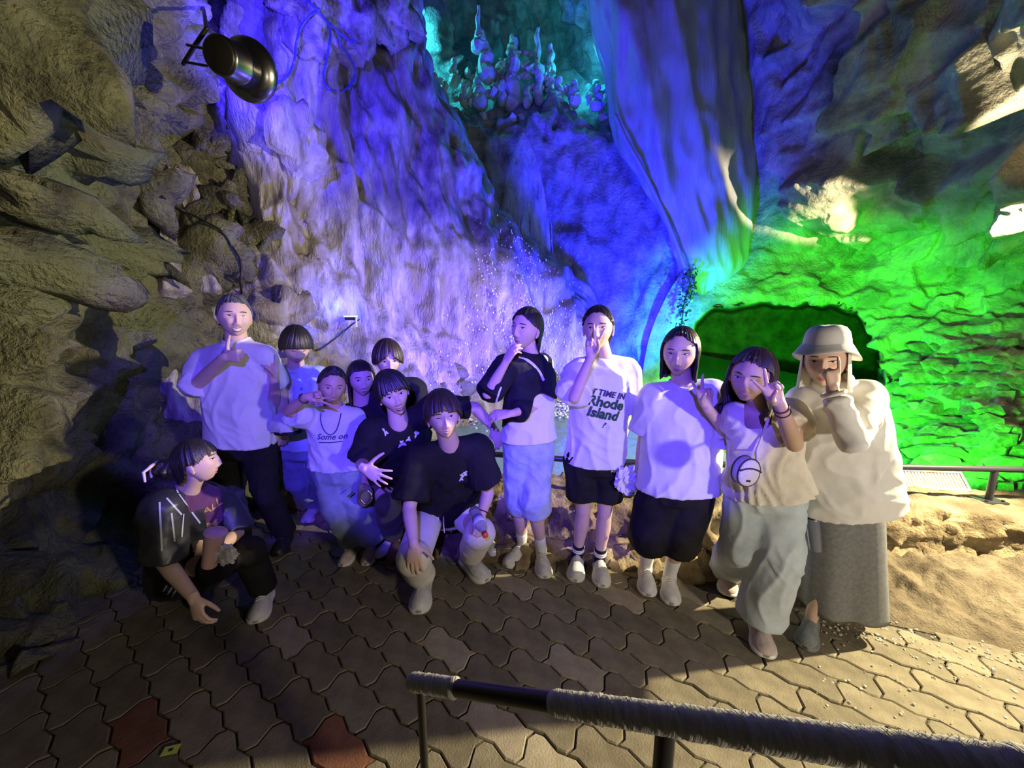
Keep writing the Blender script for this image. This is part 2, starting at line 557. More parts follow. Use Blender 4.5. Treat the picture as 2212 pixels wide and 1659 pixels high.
gx = [780, 900, 1010, 1110, 1210, 1330, 1450, 1580]
def grow(py, ys):
    return [(x, py, y) for x, y in zip(gx, ys)]
def growl(py, ys):
    return [(min(x, 1484 + 0.04 * max(0, x - 1400)), py, y) for x, y in zip(gx, ys)]
sheet('wall_grotto', [
    grow(-420, [7.6, 8.2, 8.8, 9.0, 8.8, 8.2, 7.6, 7.0]),
    grow(-120, [8.2, 9.0, 9.9, 10.2, 9.6, 8.4, 7.8, 7.2]),
    grow(40, [8.3, 9.0, 10.6, 11.2, 10.4, 8.5, 7.8, 7.3]),
    grow(150, [8.4, 9.2, 10.6, 11.0, 10.6, 9.0, 7.9, 7.3]),
    grow(215, [8.4, 9.1, 9.6, 9.6, 9.6, 9.1, 7.9, 7.3]),
    grow(255, [8.0, 8.5, 8.6, 8.6, 8.6, 8.4, 7.8, 7.3]),
    grow(300, [7.8, 8.1, 8.2, 8.2, 8.2, 8.0, 7.6, 7.2]),
    grow(430, [7.8, 8.05, 8.1, 8.1, 8.1, 7.9, 7.5, 7.0]),
    growl(600, [7.7, 7.9, 8.0, 8.0, 7.9, 7.7, 7.3, 6.9]),
    growl(760, [7.5, 7.7, 7.8, 7.8, 7.7, 7.5, 7.1, 6.8]),
    growl(900, [7.4, 7.5, 7.6, 7.6, 7.5, 7.3, 7.0, 6.7]),
    growl(1000, [7.3, 7.4, 7.5, 7.5, 7.4, 7.2, 6.9, 6.6]),
], 240, 220, d_grot, M_GROTTO)

# ---- smooth blue curtain to the right of the grotto
def d_curt(p):
    q = p * np.array([1.0, 1.0, 0.25]) + 0.35 * p[:, [2, 2, 2]] * np.array([0.5, 0, 0])
    return 0.10 * fbm(q * 1.7 + 6.0, 3, 0.5, True) + 0.03 * fbm(p * np.array([3.2, 3.2, 0.8]), 3)
sheet('wall_curtain', [
    [(1150, -420, 8.4), (1180, -420, 7.2), (1300, -420, 6.8), (1450, -420, 6.4), (1600, -420, 6.6), (1850, -420, 7.6)],
    [(1266, -60, 8.4), (1276, -60, 7.0), (1380, -60, 6.6), (1490, -60, 6.5), (1620, -60, 6.9), (1850, -60, 7.8)],
    [(1308, 120, 8.2), (1318, 120, 6.9), (1410, 120, 6.5), (1520, 120, 6.5), (1640, 120, 7.0), (1850, 120, 7.9)],
    [(1338, 280, 8.0), (1348, 280, 6.9), (1430, 280, 6.5), (1540, 280, 6.5), (1650, 280, 7.0), (1850, 280, 7.9)],
    [(1410, 430, 7.6), (1420, 430, 6.8), (1480, 430, 6.5), (1570, 430, 6.5), (1660, 430, 7.0), (1850, 430, 7.9)],
    [(1475, 570, 7.2), (1485, 570, 6.7), (1520, 570, 6.5), (1580, 570, 6.6), (1660, 570, 7.1), (1850, 570, 8.0)],
    [(1488, 636, 7.0), (1496, 636, 6.6), (1525, 636, 6.6), (1590, 630, 6.9), (1690, 622, 7.4), (1850, 620, 8.1)],
], 150, 110, d_curt, M_CURT)

# ---- right wall and overhang, tunnel mouth, layered slope down to the pool
ARCH = np.array([(1488, 900), (1492, 760), (1506, 690), (1545, 662), (1620, 655), (1700, 650), (1790, 655), (1850, 676), (1886, 730), (1900, 820), (1905, 950)], float)
def to_pix(G):
    d = G - np.array([0, 0, CAMZ])
    c, s = math.cos(PITCH), math.sin(PITCH)
    z = d[..., 1] * c - d[..., 2] * s
    v = d[..., 1] * s + d[..., 2] * c
    return W_PX / 2 + FPX * d[..., 0] / z, H_PX / 2 - FPX * v / z
def tunnel(G):
    """push the wall far back behind the tunnel mouth"""
    x, y = to_pix(G)
    top = np.interp(x, ARCH[:, 0], ARCH[:, 1], left=2000, right=2000)
    wob = 10 * perlin(np.stack([x / 40, y / 40, x * 0], -1).reshape(-1, 3)).reshape(x.shape)
    m = sstep(0, 14, y + wob - top) * sstep(1488, 1502, x + wob) * (1 - sstep(1888, 1904, x + wob))
    low = 1 - sstep(1000, 1040, y)
    d = G - np.array([0, 0, CAMZ])
    return G + d * (1.5 * m * low)[..., None]
def d_right(p):
    up = sstep(1.9, 2.7, p[:, 2])
    f1, c1 = facets(p * np.array([0.75, 0.75, 0.8]) + 12.0, 1.3)
    f2, c2 = facets(p * np.array([1.9, 1.9, 2.6]) + 4.0, 1.1)
    f3, c3 = facets(p * np.array([4.2, 4.2, 7.0]) + 4.0, 1.1)
    low = fbm(p * 0.75 + 8, 3)
    near = 1 - sstep(5.6, 7.0, p[:, 1])
    return near * (up * (0.42 * (f1 - 0.5) + 0.24 * low) + 0.13 * (f2 - 0.5) + (0.07 - 0.03 * up) * (f3 - 0.5)) + 0.02 * fbm(p * 6, 3)
sheet('wall_right', [
    [(1500, -420, 7.4), (1640, -420, 5.6), (1850, -420, 4.3), (2060, -420, 3.4), (2260, -420, 2.8), (2600, -420, 2.3)],
    [(1560, -60, 7.4), (1680, -60, 5.8), (1850, -60, 4.7), (2060, -60, 3.9), (2260, -60, 3.3), (2600, -60, 2.7)],
    [(1575, 150, 7.4), (1690, 150, 5.9), (1860, 150, 4.9), (2060, 150, 4.2), (2260, 150, 3.6), (2700, 150, 3.0)],
    [(1575, 330, 7.4), (1690, 330, 6.1), (1860, 330, 5.2), (2060, 330, 4.4), (2260, 330, 3.8), (2800, 330, 3.2)],
    [(1545, 450, 7.3), (1690, 450, 6.3), (1860, 450, 5.6), (2060, 450, 4.8), (2260, 450, 4.2), (2800, 450, 3.5)],
    [(1490, 560, 6.9), (1680, 560, 6.4), (1860, 560, 5.9), (2060, 560, 5.2), (2260, 560, 4.6), (2800, 560, 3.8)],
    [(1440, 640, 6.8), (1670, 640, 6.2), (1860, 640, 5.9), (2060, 640, 5.3), (2260, 640, 4.7), (2800, 640, 3.9)],
    [(1400, 740, 6.9), (1660, 740, 6.2), (1870, 740, 5.6), (2060, 740, 4.8), (2260, 740, 4.3), (2800, 740, 3.7)],
    [(1380, 880, 6.9), (1660, 880, 6.0), (1880, 880, 4.7), (2060, 880, 3.9), (2260, 880, 3.6), (2800, 880, 3.2)],
    [(1380, 1000, 6.8), (1660, 1000, 5.6), (1880, 1000, 3.9), (2060, 1000, 3.2), (2260, 1000, 3.1), (2800, 1000, 2.9)],
    [(1380, 1080, 6.6), (1660, 1080, 5.4), (1880, 1080, 3.6), (2060, 1080, 2.95), (2260, 1080, 2.9), (2800, 1080, 2.75)],
], 330, 300, d_right, M_RIGHT, tunnel)

def rock_vf(seed, sub=3, flat=(1, 1, 1), rough=0.35, fs=1.6):
    bm = bmesh.new()
    bmesh.ops.create_icosphere(bm, subdivisions=sub, radius=1)
    V = np.array([v.co[:] for v in bm.verts])
    F = np.array([[v.index for v in f.verts] for f in bm.faces])
    bm.free()
    f1, c = facets(V * fs + seed * 3.7, 1.2)
    V = V * (1 + rough * (f1 - 0.5) + 0.12 * fbm(V * 2.2 + seed, 3))[:, None] * np.array(flat)
    return V, F

def rotm(a, b, c):
    return np.array(Matrix.Rotation(c, 3, 'Z') @ Matrix.Rotation(b, 3, 'Y') @ Matrix.Rotation(a, 3, 'X'))

def boulder(wall, mat, px, py, Y, r, flat, seed, rot=(0, 0, 0), sub=4, name='boulder', rough=0.3):
    V, F = rock_vf(seed, sub, flat, rough + 0.25, 1.15)
    V = (V * r) @ rotm(*rot).T + np.array(P(px, py, Y + 0.10))
    V = V + 0.018 * np.stack([fbm(V * 5 + 9.0 * i, 3) for i in range(3)], -1)
    return link(name, mesh_from(name, V, F, [mat]), wall)

wl, wb, wg, wr = (bpy.data.objects[n] for n in ('wall_left', 'wall_back', 'wall_grotto', 'wall_right'))
# blocks that stand out of the back wall
for a in [(585, 310, 4.0, 0.52, (0.66, 0.6, 0.95), 1, (0.2, 0.5, 0.3)), (640, 420, 4.15, 0.30, (0.55, 0.6, 1.5), 2, (0, 0.12, 0)),
          (668, 40, 4.25, 0.34, (0.8, 0.7, 0.9), 3, (0, 0.2, 0.2)), (752, 45, 4.6, 0.42, (0.9, 0.7, 0.85), 4, (0.3, 0, 0.1)),
          (835, 40, 4.9, 0.36, (0.8, 0.8, 0.8), 5, (0, 0.4, 0.6)), (470, 300, 3.85, 0.28, (0.8, 0.7, 0.9), 6, (0, 0, 0.4)),
          (440, 345, 3.75, 0.27, (1.2, 0.7, 0.7), 7, (0, 0.3, 0)), (560, 545, 3.8, 0.26, (0.9, 0.6, 1.0), 8, (0.4, 0, 0)),
          (450, 560, 3.45, 0.30, (0.9, 0.6, 1.1), 9, (0, 0.2, 0.4)), (655, 590, 3.95, 0.18, (0.8, 0.5, 1.2), 10, (0, 0.1, 0.3)),
          (500, 430, 3.75, 0.24, (0.9, 0.6, 0.8), 11, (0, 0.5, 0)), (600, 690, 3.6, 0.3, (1.0, 0.6, 0.9), 12, (0.1, 0.2, 0.3))]:
    boulder(wb, M_FLOW if a[0] > 560 else M_OLIVE, *a[:6], a[6])
# dark stones at the water's edge under the flowstone
for k, a in enumerate([(905, 812, 5.0, 0.22), (950, 800, 5.2, 0.26), (1000, 815, 5.5, 0.24), (1045, 795, 5.8, 0.2), (880, 850, 4.7, 0.24), (930, 855, 4.8, 0.22), (985, 850, 5.1, 0.2)]):
    boulder(wb, M_OLIVE, *a, (1.2, 0.8, 0.8), 20 + k, (0.2 * k, 0.1, 0.5 * k), 3)
# blocks of the left wall
for k, a in enumerate([(60, 90, 2.1, 0.4, (0.9, 0.6, 1.2)), (250, 190, 2.9, 0.3, (1.0, 0.6, 0.7)), (350, 60, 3.4, 0.34, (0.8, 0.6, 1.1)), (70, 560, 1.85, 0.24, (1.4, 0.6, 0.5)),
                       (230, 520, 2.6, 0.26, (1.5, 0.6, 0.55)), (90, 430, 1.95, 0.2, (1.5, 0.5, 0.5)), (330, 420, 3.1, 0.26, (0.8, 0.6, 1.0)), (180, 660, 2.4, 0.2, (1.5, 0.5, 0.5)),
                       (340, 670, 3.05, 0.22, (1.4, 0.5, 0.6)), (390, 270, 3.65, 0.28, (0.7, 0.6, 1.2)), (300, 570, 2.95, 0.2, (1.5, 0.5, 0.5)), (150, 300, 2.5, 0.34, (1.0, 0.6, 0.9))]):
    boulder(wl, M_OLIVE, *a, 40 + k, (0.1 * k, 0.25, 0.9 + 0.1 * k), 3, rough=0.45)

# rock-shaped light blockers added out of view to shade the grotto and curtain
V, F = rock_vf(78, 3, (1.0, 1.0, 1.0), 0.12)
link('boulder', mesh_from('boulder', V * 0.16 + np.array([3.49, 2.18, 2.17]), F, [M_RIGHT]), wr)
V, F = rock_vf(79, 3, (1.0, 1.0, 1.0), 0.12)
link('boulder', mesh_from('boulder', V * 0.17 + np.array([3.55, 2.26, 2.1]), F, [M_RIGHT]), wr)
V, F = rock_vf(77, 4, (1.0, 1.0, 1.0), 0.12)
link('boulder', mesh_from('boulder', V * 0.315 + np.array([3.52, 2.17, 2.32]), F, [M_RIGHT]), wr)

# ---- stalagmites and rubble on the grotto ledge
for k, (x, y0, y1, w, Y) in enumerate([(1033, 14, 78, 9, 8.7), (1048, 95, 160, 27, 8.7), (1036, 72, 96, 23, 8.7), (1106, 122, 222, 30, 8.7), (1164, 145, 220, 18, 8.6), (1161, 62, 128, 12, 8.9),
                                      (979, 133, 178, 18, 8.8), (1034, 178, 220, 24, 8.5), (1207, 172, 218, 18, 8.6), (938, 160, 212, 15, 8.6), (1109, 80, 120, 20, 9.0), (1085, 176, 222, 14, 8.5),
                                      (1240, 180, 222, 20, 8.5), (1190, 100, 150, 14, 9.0), (1290, 190, 225, 18, 8.3), (960, 180, 220, 16, 8.5), (1000, 185, 222, 14, 8.5), (1140, 190, 225, 15, 8.5)]):
    a, b = np.array(P(x, y1, Y)), np.array(P(x, y0, Y))
    r = w * 0.5 / FPX * (Y * 1.05)
    s = Solid()
    t = np.linspace(0, 1, 9)
    wob = np.array([math.sin(k * 2.1 + q * 9) for q in t])
    s.tube([a + (b - a) * q + np.array([0.25 * r * wv, 0, 0]) for q, wv in zip(t, wob)], [r * (1.15 - 0.55 * q) * (1 + 0.16 * math.sin(13 * q + k)) for q in t], 9)
    V, F = s.raw()
    V = V + 0.18 * r * np.stack([perlin(V * 4 + i * 9) for i in range(3)], -1)
    link('stalagmite', mesh_from('stalagmite', V, F, [M_STALAG], None, False), wg)
rs = np.random.RandomState(3)
Vs, Fs, n = [], [], 0
for k in range(150):
    x = rs.normal(1125, 62) if k < 90 else rs.uniform(900, 1330)
    y = (200 - 110 * math.exp(-((x - 1125) / 60) ** 2) * rs.uniform(0.1, 1) if k < 90 else rs.uniform(150, 262)) + rs.uniform(-6, 10)
    Y = 9.0 - (y - 100) * 0.004 + rs.uniform(-0.1, 0.1)
    V, F = rock_vf(k % 9, 1, (1, 0.8, rs.uniform(0.6, 1.3)), 0.5)
    V = V * rs.uniform(0.03, 0.11) @ rotm(*rs.uniform(0, 3, 3)).T + np.array(P(x, y, Y))
    Vs.append(V); Fs.append(F + n); n += len(V)
link('rubble', mesh_from('rubble', np.concatenate(Vs), np.concatenate(Fs), [M_STALAG], None, False), wg, kind='stuff')

# ---- flat stones of the green slope, each laid on the wall surface
def surf_bvh(o):
    return BVHTree.FromPolygons([v.co[:] for v in o.data.vertices], [p.vertices[:] for p in o.data.polygons])
BV_R = surf_bvh(wr)
def hit(bv, px, py):
    d = (P(px, py, 1.0) - Vector((0, 0, CAMZ))).normalized()
    return bv.ray_cast(Vector((0, 0, CAMZ)), d)
slab_meshes = []
for k in range(7):
    V, F = rock_vf(60 + k, 1, (1.0, 0.62, 0.3), 0.55, 1.3)
    slab_meshes.append(mesh_from('slab_stone', V, F, [M_RIGHT], None, False))
rs = np.random.RandomState(8)
for row in range(15):
    y = 742 + row * 23
    x = 1915 + rs.uniform(-10, 12) + (40 if row < 3 else 0)
    while x < 2290:
        w = rs.uniform(30, 66) * (0.75 + 0.03 * row)
        loc, nrm, _i, _d = hit(BV_R, x + w / 2, y + rs.uniform(-6, 6) + (x - 1900) * 0.02)
        if loc is not None:
            r = 0.58 * w / FPX * loc.y
            o = bpy.data.objects.new('slab_stone', slab_meshes[rs.randint(7)])
            COL.objects.link(o)
            o.location = loc - Vector((0, 0.02, 0))
            o.scale = (r, r * 1.2, r * rs.uniform(0.75, 1.15))
            o.rotation_euler = (rs.uniform(0.15, 0.6), rs.uniform(-0.45, -0.05), rs.uniform(-0.3, 0.3))
            o.parent = wr
        x += w * 0.9

# ---- pool
def mat_water():
    m = bpy.data.materials.new('pool_water')
    m.use_nodes = True
    nt = m.node_tree
    b = nt.nodes['Principled BSDF']
    b.inputs['Base Color'].default_value = (0.20, 0.36, 0.36, 1)
    b.inputs['Roughness'].default_value = 0.12
    b.inputs['IOR'].default_value = 1.33
    tc = nt.nodes.new('ShaderNodeTexCoord')
    n = nt.nodes.new('ShaderNodeTexNoise')
    n.inputs['Scale'].default_value = 7
    n.inputs['Detail'].default_value = 4
    bp = nt.nodes.new('ShaderNodeBump')
    bp.inputs['Strength'].default_value = 0.35
    bp.inputs['Distance'].default_value = 0.05
    nt.links.new(tc.outputs['Object'], n.inputs['Vector'])
    nt.links.new(n.outputs[0], bp.inputs['Height'])
    nt.links.new(bp.outputs[0], b.inputs['Normal'])
    return m
xs, ys = np.linspace(-3.2, 7, 120), np.linspace(2.3, 18, 150)
X, Y = np.meshgrid(xs, ys)
Z = 0.2 + 0.006 * fbm(np.stack([X * 3, Y * 3, X * 0], -1).reshape(-1, 3), 3).reshape(X.shape)

# ---- ground under everything
gr = link('floor', mesh_from('floor', [(-4, -1.5, -0.012), (5, -1.5, -0.012), (5, 3.6, -0.012), (-4, 3.6, -0.012)], [[0, 1, 2, 3]],
                             [textured('joint_sand', (0.05, 0.042, 0.03), (0.10, 0.085, 0.06), 30, 0.95, 0.5, 200)]))
gr['kind'] = 'structure'

# ---- low stone wall along the pool
BASE_PX = [(2900, 1270), (2212, 1243), (1900, 1233), (1600, 1226), (1300, 1212), (1060, 1186), (850, 1160), (640, 1082), (540, 1040)]
base = curve_pts([PG(*q) for q in BASE_PX], 330)
tg = np.gradient(base, axis=0)
tg /= np.linalg.norm(tg, axis=1)[:, None]
back = np.stack([tg[:, 1], -tg[:, 0], 0 * tg[:, 0]], -1)      # away from the path
if back[:, 1].mean() < 0:
    back = -back
prof = np.array([(-0.16, -0.04), (-0.10, 0.02), (-0.02, 0.07), (0.03, 0.12), (0.04, 0.20), (0.05, 0.28), (0.07, 0.335), (0.12, 0.37), (0.22, 0.38), (0.36, 0.375), (0.46, 0.36), (0.52, 0.28), (0.54, 0.1), (0.55, -0.05)])
pp = curve_pts(np.c_[prof, prof[:, 0] * 0], 64)
G = base[None] + pp[:, 0][:, None, None] * back[None] + pp[:, 1][:, None, None] * np.array([0, 0, 1.0])
N = grid_normals(G).reshape(-1, 3)
p = G.reshape(-1, 3)
f1, c1 = facets(p * np.array([4.2, 4.2, 6.0]) + 3, 1.0)
f2, c2 = facets(p * np.array([11, 11, 13.0]) + 3, 1.0)
face = 1 - sstep(0.33, 0.37, p[:, 2]) * 0.75
rightflat = 1 - 0.55 * sstep(1.5, 1.9, p[:, 0])
V = p + N * (rightflat * face * (0.085 * (f1 - 0.55) + 0.035 * (f2 - 0.5)) + 0.012 * fbm(p * 14, 3))[:, None]
parapet = link('wall_low', mesh_from('wall_low', V, grid_faces(64, 330), [M_STONE]))
parapet['kind'] = 'structure'

pv_ = np.stack([X, Y, Z], -1).reshape(-1, 3)
gf = grid_faces(150, 120)
keep = pv_[:, 1] > np.interp(pv_[:, 0], base[::-1, 0], base[::-1, 1]) + 0.3
gf = gf[keep[gf].all(axis=1)]
pool = link('pool_water', mesh_from('pool_water', pv_, gf, [mat_water()]))
pool['kind'] = 'structure'

# ---- dirt bank between wall and paving on the right
G = tensor([[(1690, 1228, 2.23), (1900, 1236, 2.18), (2212, 1246, 2.14), (2600, 1255, 2.1)],
            [(1690, 1262, 2.1), (1900, 1270, 2.05), (2212, 1290, 1.98), (2600, 1300, 1.95)],
            [(1690, 1292, 1.99), (1900, 1310, 1.92), (2212, 1370, 1.74), (2600, 1420, 1.6)],
            [(1690, 1318, 1.9), (1880, 1345, 1.81), (2212, 1425, 1.6), (2600, 1500, 1.42)]], 60, 140)
q = np.linspace(0, 1, 60)[:, None]
G[..., 2] = 0.10 * (1 - q) ** 1.2 + 0.012 - 0.02 * q ** 6
p = G.reshape(-1, 3)
p[:, 2] += 0.034 * fbm(p * 6, 4, 0.55, True) * np.repeat(1 - np.linspace(0, 1, 60) ** 4, 140)
bank = link('ground_bank', mesh_from('ground_bank', p, grid_faces(60, 140), [M_DIRT]))
bank['kind'] = 'structure'

# ---- interlocking pavers
M_PAVE = textured('paver_concrete', (0.17, 0.145, 0.095), (0.27, 0.235, 0.155), 9, 0.9, 0.35, 130, spec=0.2, rnd=0.16)
M_PAVE_L = textured('paver_pale', (0.34, 0.29, 0.20), (0.45, 0.39, 0.27), 12, 0.9, 0.35, 130, spec=0.2, rnd=0.1)
M_PAVE_R = textured('paver_red', (0.20, 0.085, 0.05), (0.28, 0.13, 0.08), 12, 0.9, 0.35, 130, spec=0.2, rnd=0.1)
PL, PW = 0.28, 0.14
def paver_vf():
    t = [0, 0.125, 0.25, 0.375, 0.5, 0.625, 0.75, 0.875]
    wav = lambda s: 0.010 * math.sin(4 * PI * s)
    end = lambda s: 0.013 * math.sin(2 * PI * s)
    pts = [(a * PL, wav(a)) for a in t]
    pts += [(PL + end(a), a * PW) for a in (0, 0.25, 0.5, 0.75)]
    pts += [(a * PL, PW + wav(a)) for a in (1.0, 0.875, 0.75, 0.625, 0.5, 0.375, 0.25, 0.125)]
    pts += [(end(a), a * PW) for a in (1.0, 0.75, 0.5, 0.25)]
    pts = np.array(pts) - np.array([PL / 2, PW / 2])
    n = len(pts)
    sc = lambda k: pts * (1 - 2 * k / np.array([PL, PW]))
    V = np.concatenate([np.c_[sc(0.0032), np.full(n, -0.015)], np.c_[sc(0.0032), np.full(n, -0.004)], np.c_[sc(0.0075), np.zeros(n)]])
    F = [[i, (i + 1) % n, n + (i + 1) % n, n + i] for i in range(n)] + [[n + i, n + (i + 1) % n, 2 * n + (i + 1) % n, 2 * n + i] for i in range(n)]
    F.append([2 * n + i for i in range(n)])
    return V, F
pv, pf = paver_vf()
paver_me = [mesh_from('paver', pv, pf, [m], None, False) for m in (M_PAVE, M_PAVE_L, M_PAVE_R)]
ang = math.radians(-36)
ca, sa = math.cos(ang), math.sin(ang)
bxy = base[:, :2]
bank_edge = np.array([tuple(PG(*q))[:2] for q in [(1690, 1300), (1880, 1330), (2212, 1408), (2600, 1480)]])
slots = []
for i in range(-40, 41):
    for j in range(-60, 61):
        u, v = (i + 0.5 * (j % 2)) * PL, j * PW
        x, y = u * ca - v * sa + 0.1, u * sa + v * ca + 1.5
        if y < 0.55 or y > 2.9 or x < -2.6 or x > 3.3:
            continue
        wy = np.interp(x, bxy[::-1, 0], bxy[::-1, 1])
        if y > wy - 0.06:
            continue
        if x > 1.15 and y > np.interp(x, bank_edge[:, 0], bank_edge[:, 1]) + 0.02:
            continue
        slots.append((x, y))
pale = [tuple(PG(*q))[:2] for q in [(620, 1370), (1000, 1430), (1262, 1405), (1335, 1315), (1090, 1262), (1190, 1612), (1500, 1290), (1050, 1540)]]
reds = [tuple(PG(*q))[:2] for q in [(690, 1640), (300, 1560)]]
kind_of = {}
for lst, kx in ((pale, 1), (reds, 2)):
    for q in lst:
        kind_of[min(range(len(slots)), key=lambda i: (slots[i][0] - q[0]) ** 2 + (slots[i][1] - q[1]) ** 2)] = kx
def in_view(x, y):
    z = y * math.cos(PITCH) + CAMZ * math.sin(PITCH)
    vy = -CAMZ * math.cos(PITCH) + y * math.sin(PITCH)
    return abs(x / z) < 1.40 and vy / z > -1.06
def shown(i):
    x, y = slots[i]
    return (0 if in_view(x, y) else 1, 0 if kind_of.get(i) else 1, x * x + y * y)
order = sorted(range(len(slots)), key=shown)
rs = np.random.RandomState(5)
restV, restF, n = [], [], 0
for k, i in enumerate(order):
    x, y = slots[i]
    dz, tx, ty, tz = rs.uniform(-0.003, 0.003), *rs.normal(0, 0.008, 2), rs.normal(0, 0.012)
    if k < 296:
        o = bpy.data.objects.new('paver', paver_me[kind_of.get(i, 0)])
        COL.objects.link(o)
        o.location = (x, y, dz)
        o.rotation_euler = (tx, ty, ang + tz)
        o.parent = gr
    else:
        R = rotm(tx, ty, ang + tz)
        restV.append(pv @ R.T + np.array([x, y, dz]))
        restF += [[a + n for a in f] for f in pf]
        n += len(pv)
if restV:
    link('paving', mesh_from('paving', np.concatenate(restV), restF, [M_PAVE], None, False), gr, kind='stuff')
# loose gravel in the joints near the bank
Vs, Fs, n = [], [], 0
for k in range(240):
    x, y = rs.uniform(1760, 2230), rs.uniform(1320, 1600)
    if rs.uniform() < (y - 1320) / 300:
        y = 1330 + (x - 1800) * 0.19 + abs(rs.normal(0, 30))
    c = np.array(PG(x, y, 0.003))
    V, F = rock_vf(k % 7, 1, (1, 1, 0.7), 0.4)
    Vs.append(V * rs.uniform(0.0025, 0.0075) + c); Fs.append(F + n); n += len(V)
link('gravel', mesh_from('gravel', np.concatenate(Vs), np.concatenate(Fs), [principled('gravel_white', (0.62, 0.56, 0.42), 0.8)], None, False), gr, kind='stuff')
# ------------------------------------------------------------------ people: builders
def skin(name, c):
    return textured(name, tuple(0.92 * x for x in c), c, 14, 0.5, 0.08, 220, spec=0.35, dist=0.004)
SK_F = skin('skin_fair', (0.66, 0.46, 0.36))
SK_M = skin('skin_medium', (0.56, 0.37, 0.27))
SK_T = skin('skin_tan', (0.46, 0.29, 0.20))
LIP = principled('lips', (0.50, 0.20, 0.19), 0.45)
LIP2 = principled('lips_muted', (0.44, 0.22, 0.19), 0.5)
TEETH = principled('teeth', (0.85, 0.83, 0.78), 0.3)
MOUTH = principled('mouth_dark', (0.12, 0.03, 0.03), 0.6)
SCLERA = principled('eye_white', (0.78, 0.76, 0.74), 0.25)
IRIS = principled('iris_dark', (0.03, 0.017, 0.01), 0.15)
LASH = principled('lashes', (0.015, 0.012, 0.01), 0.7)
BROW = principled('brow_black', (0.03, 0.022, 0.018), 0.8)
HAIR_K = textured('hair_black', (0.010, 0.008, 0.008), (0.028, 0.022, 0.02), 60, 0.38, 0.5, 180, (1, 1, 0.12), 0.6, dist=0.006)
HAIR_B = textured('hair_darkbrown', (0.022, 0.014, 0.010), (0.055, 0.034, 0.022), 60, 0.4, 0.5, 180, (1, 1, 0.12), 0.6, dist=0.006)
HAIR_G = textured('hair_greying', (0.025, 0.025, 0.025), (0.17, 0.17, 0.17), 50, 0.45, 0.5, 160, (1, 1, 0.2), 0.5, dist=0.006)

def cloth(name, c1, c2=None, **kw):
    a = dict(scale=9, rough=0.85, bump=0.25, bscale=420, spec=0.15, dist=0.004, sheen=0.1)
    a.update(kw)
    return textured(name, c1, c2 or tuple(min(1, 1.08 * x) for x in c1), **a)
C_WHITE = cloth('cotton_white', (0.74, 0.73, 0.71))
C_OFF = cloth('cotton_offwhite', (0.68, 0.65, 0.57))
C_BLACK = cloth('cotton_black', (0.011, 0.0105, 0.011), (0.02, 0.019, 0.02), sheen=0.0)
C_NAVY = cloth('cotton_navy', (0.012, 0.012, 0.018), (0.022, 0.021, 0.03), sheen=0.0)
C_GREYTEE = cloth('cotton_grey', (0.46, 0.46, 0.47), (0.54, 0.54, 0.55))
C_SKY = cloth('poplin_pale_blue', (0.42, 0.54, 0.66), (0.48, 0.60, 0.72))
C_DENIM = cloth('denim_light', (0.30, 0.38, 0.46), (0.44, 0.52, 0.60), scale=14)
C_DENIMW = cloth('denim_washed', (0.40, 0.48, 0.53), (0.56, 0.63, 0.67), scale=7)
C_DENIMG = cloth('denim_grey', (0.17, 0.22, 0.24), (0.26, 0.32, 0.34), scale=9)
C_DENIMB = cloth('denim_mid', (0.20, 0.25, 0.36), (0.30, 0.36, 0.48), scale=9)
C_IVORY = cloth('twill_ivory', (0.66, 0.63, 0.53), (0.74, 0.71, 0.62))
C_CREAM = cloth('gauze_cream', (0.68, 0.62, 0.50), (0.78, 0.73, 0.62), bscale=160, bump=0.5)
C_NYLON = cloth('nylon_white', (0.72, 0.71, 0.66), (0.78, 0.77, 0.73), rough=0.5, spec=0.4)
C_GREY = cloth('wool_grey', (0.15, 0.155, 0.155), (0.21, 0.215, 0.215), scale=60)
C_PURPLE = cloth('jersey_purple', (0.085, 0.03, 0.08), (0.12, 0.045, 0.11))
C_OLIVE = cloth('twill_dark_olive', (0.05, 0.05, 0.035), (0.075, 0.075, 0.055))
S_WHITE = textured('shoe_white', (0.62, 0.61, 0.60), (0.78, 0.77, 0.76), 30, 0.55, 0.3, 150, spec=0.3)
S_SOLE = principled('shoe_sole', (0.72, 0.71, 0.66), 0.6)
S_PINK = textured('shoe_pinkish', (0.48, 0.38, 0.35), (0.60, 0.50, 0.47), 30, 0.7, 0.3, 150, spec=0.2)
S_GREY = textured('shoe_grey', (0.17, 0.19, 0.18), (0.24, 0.26, 0.25), 30, 0.8, 0.3, 150, spec=0.2)
S_BROWN = textured('boot_brown', (0.20, 0.11, 0.05), (0.30, 0.18, 0.09), 20, 0.75, 0.3, 120, spec=0.2)
S_BLACK = principled('shoe_black', (0.02, 0.02, 0.02), 0.5)
K_BLACK = principled('ink_black', (0.015, 0.02, 0.03), 0.8)
K_GREEN = principled('ink_green', (0.02, 0.075, 0.045), 0.8)
K_NAVY = principled('ink_navy', (0.03, 0.03, 0.10), 0.8)
K_WHITE = principled('ink_white', (0.75, 0.75, 0.73), 0.7)
K_GOLD = principled('ink_faded', (0.42, 0.24, 0.12), 0.8)
M_BAND = principled('band_dark', (0.05, 0.025, 0.02), 0.5)

A3 = np.asarray

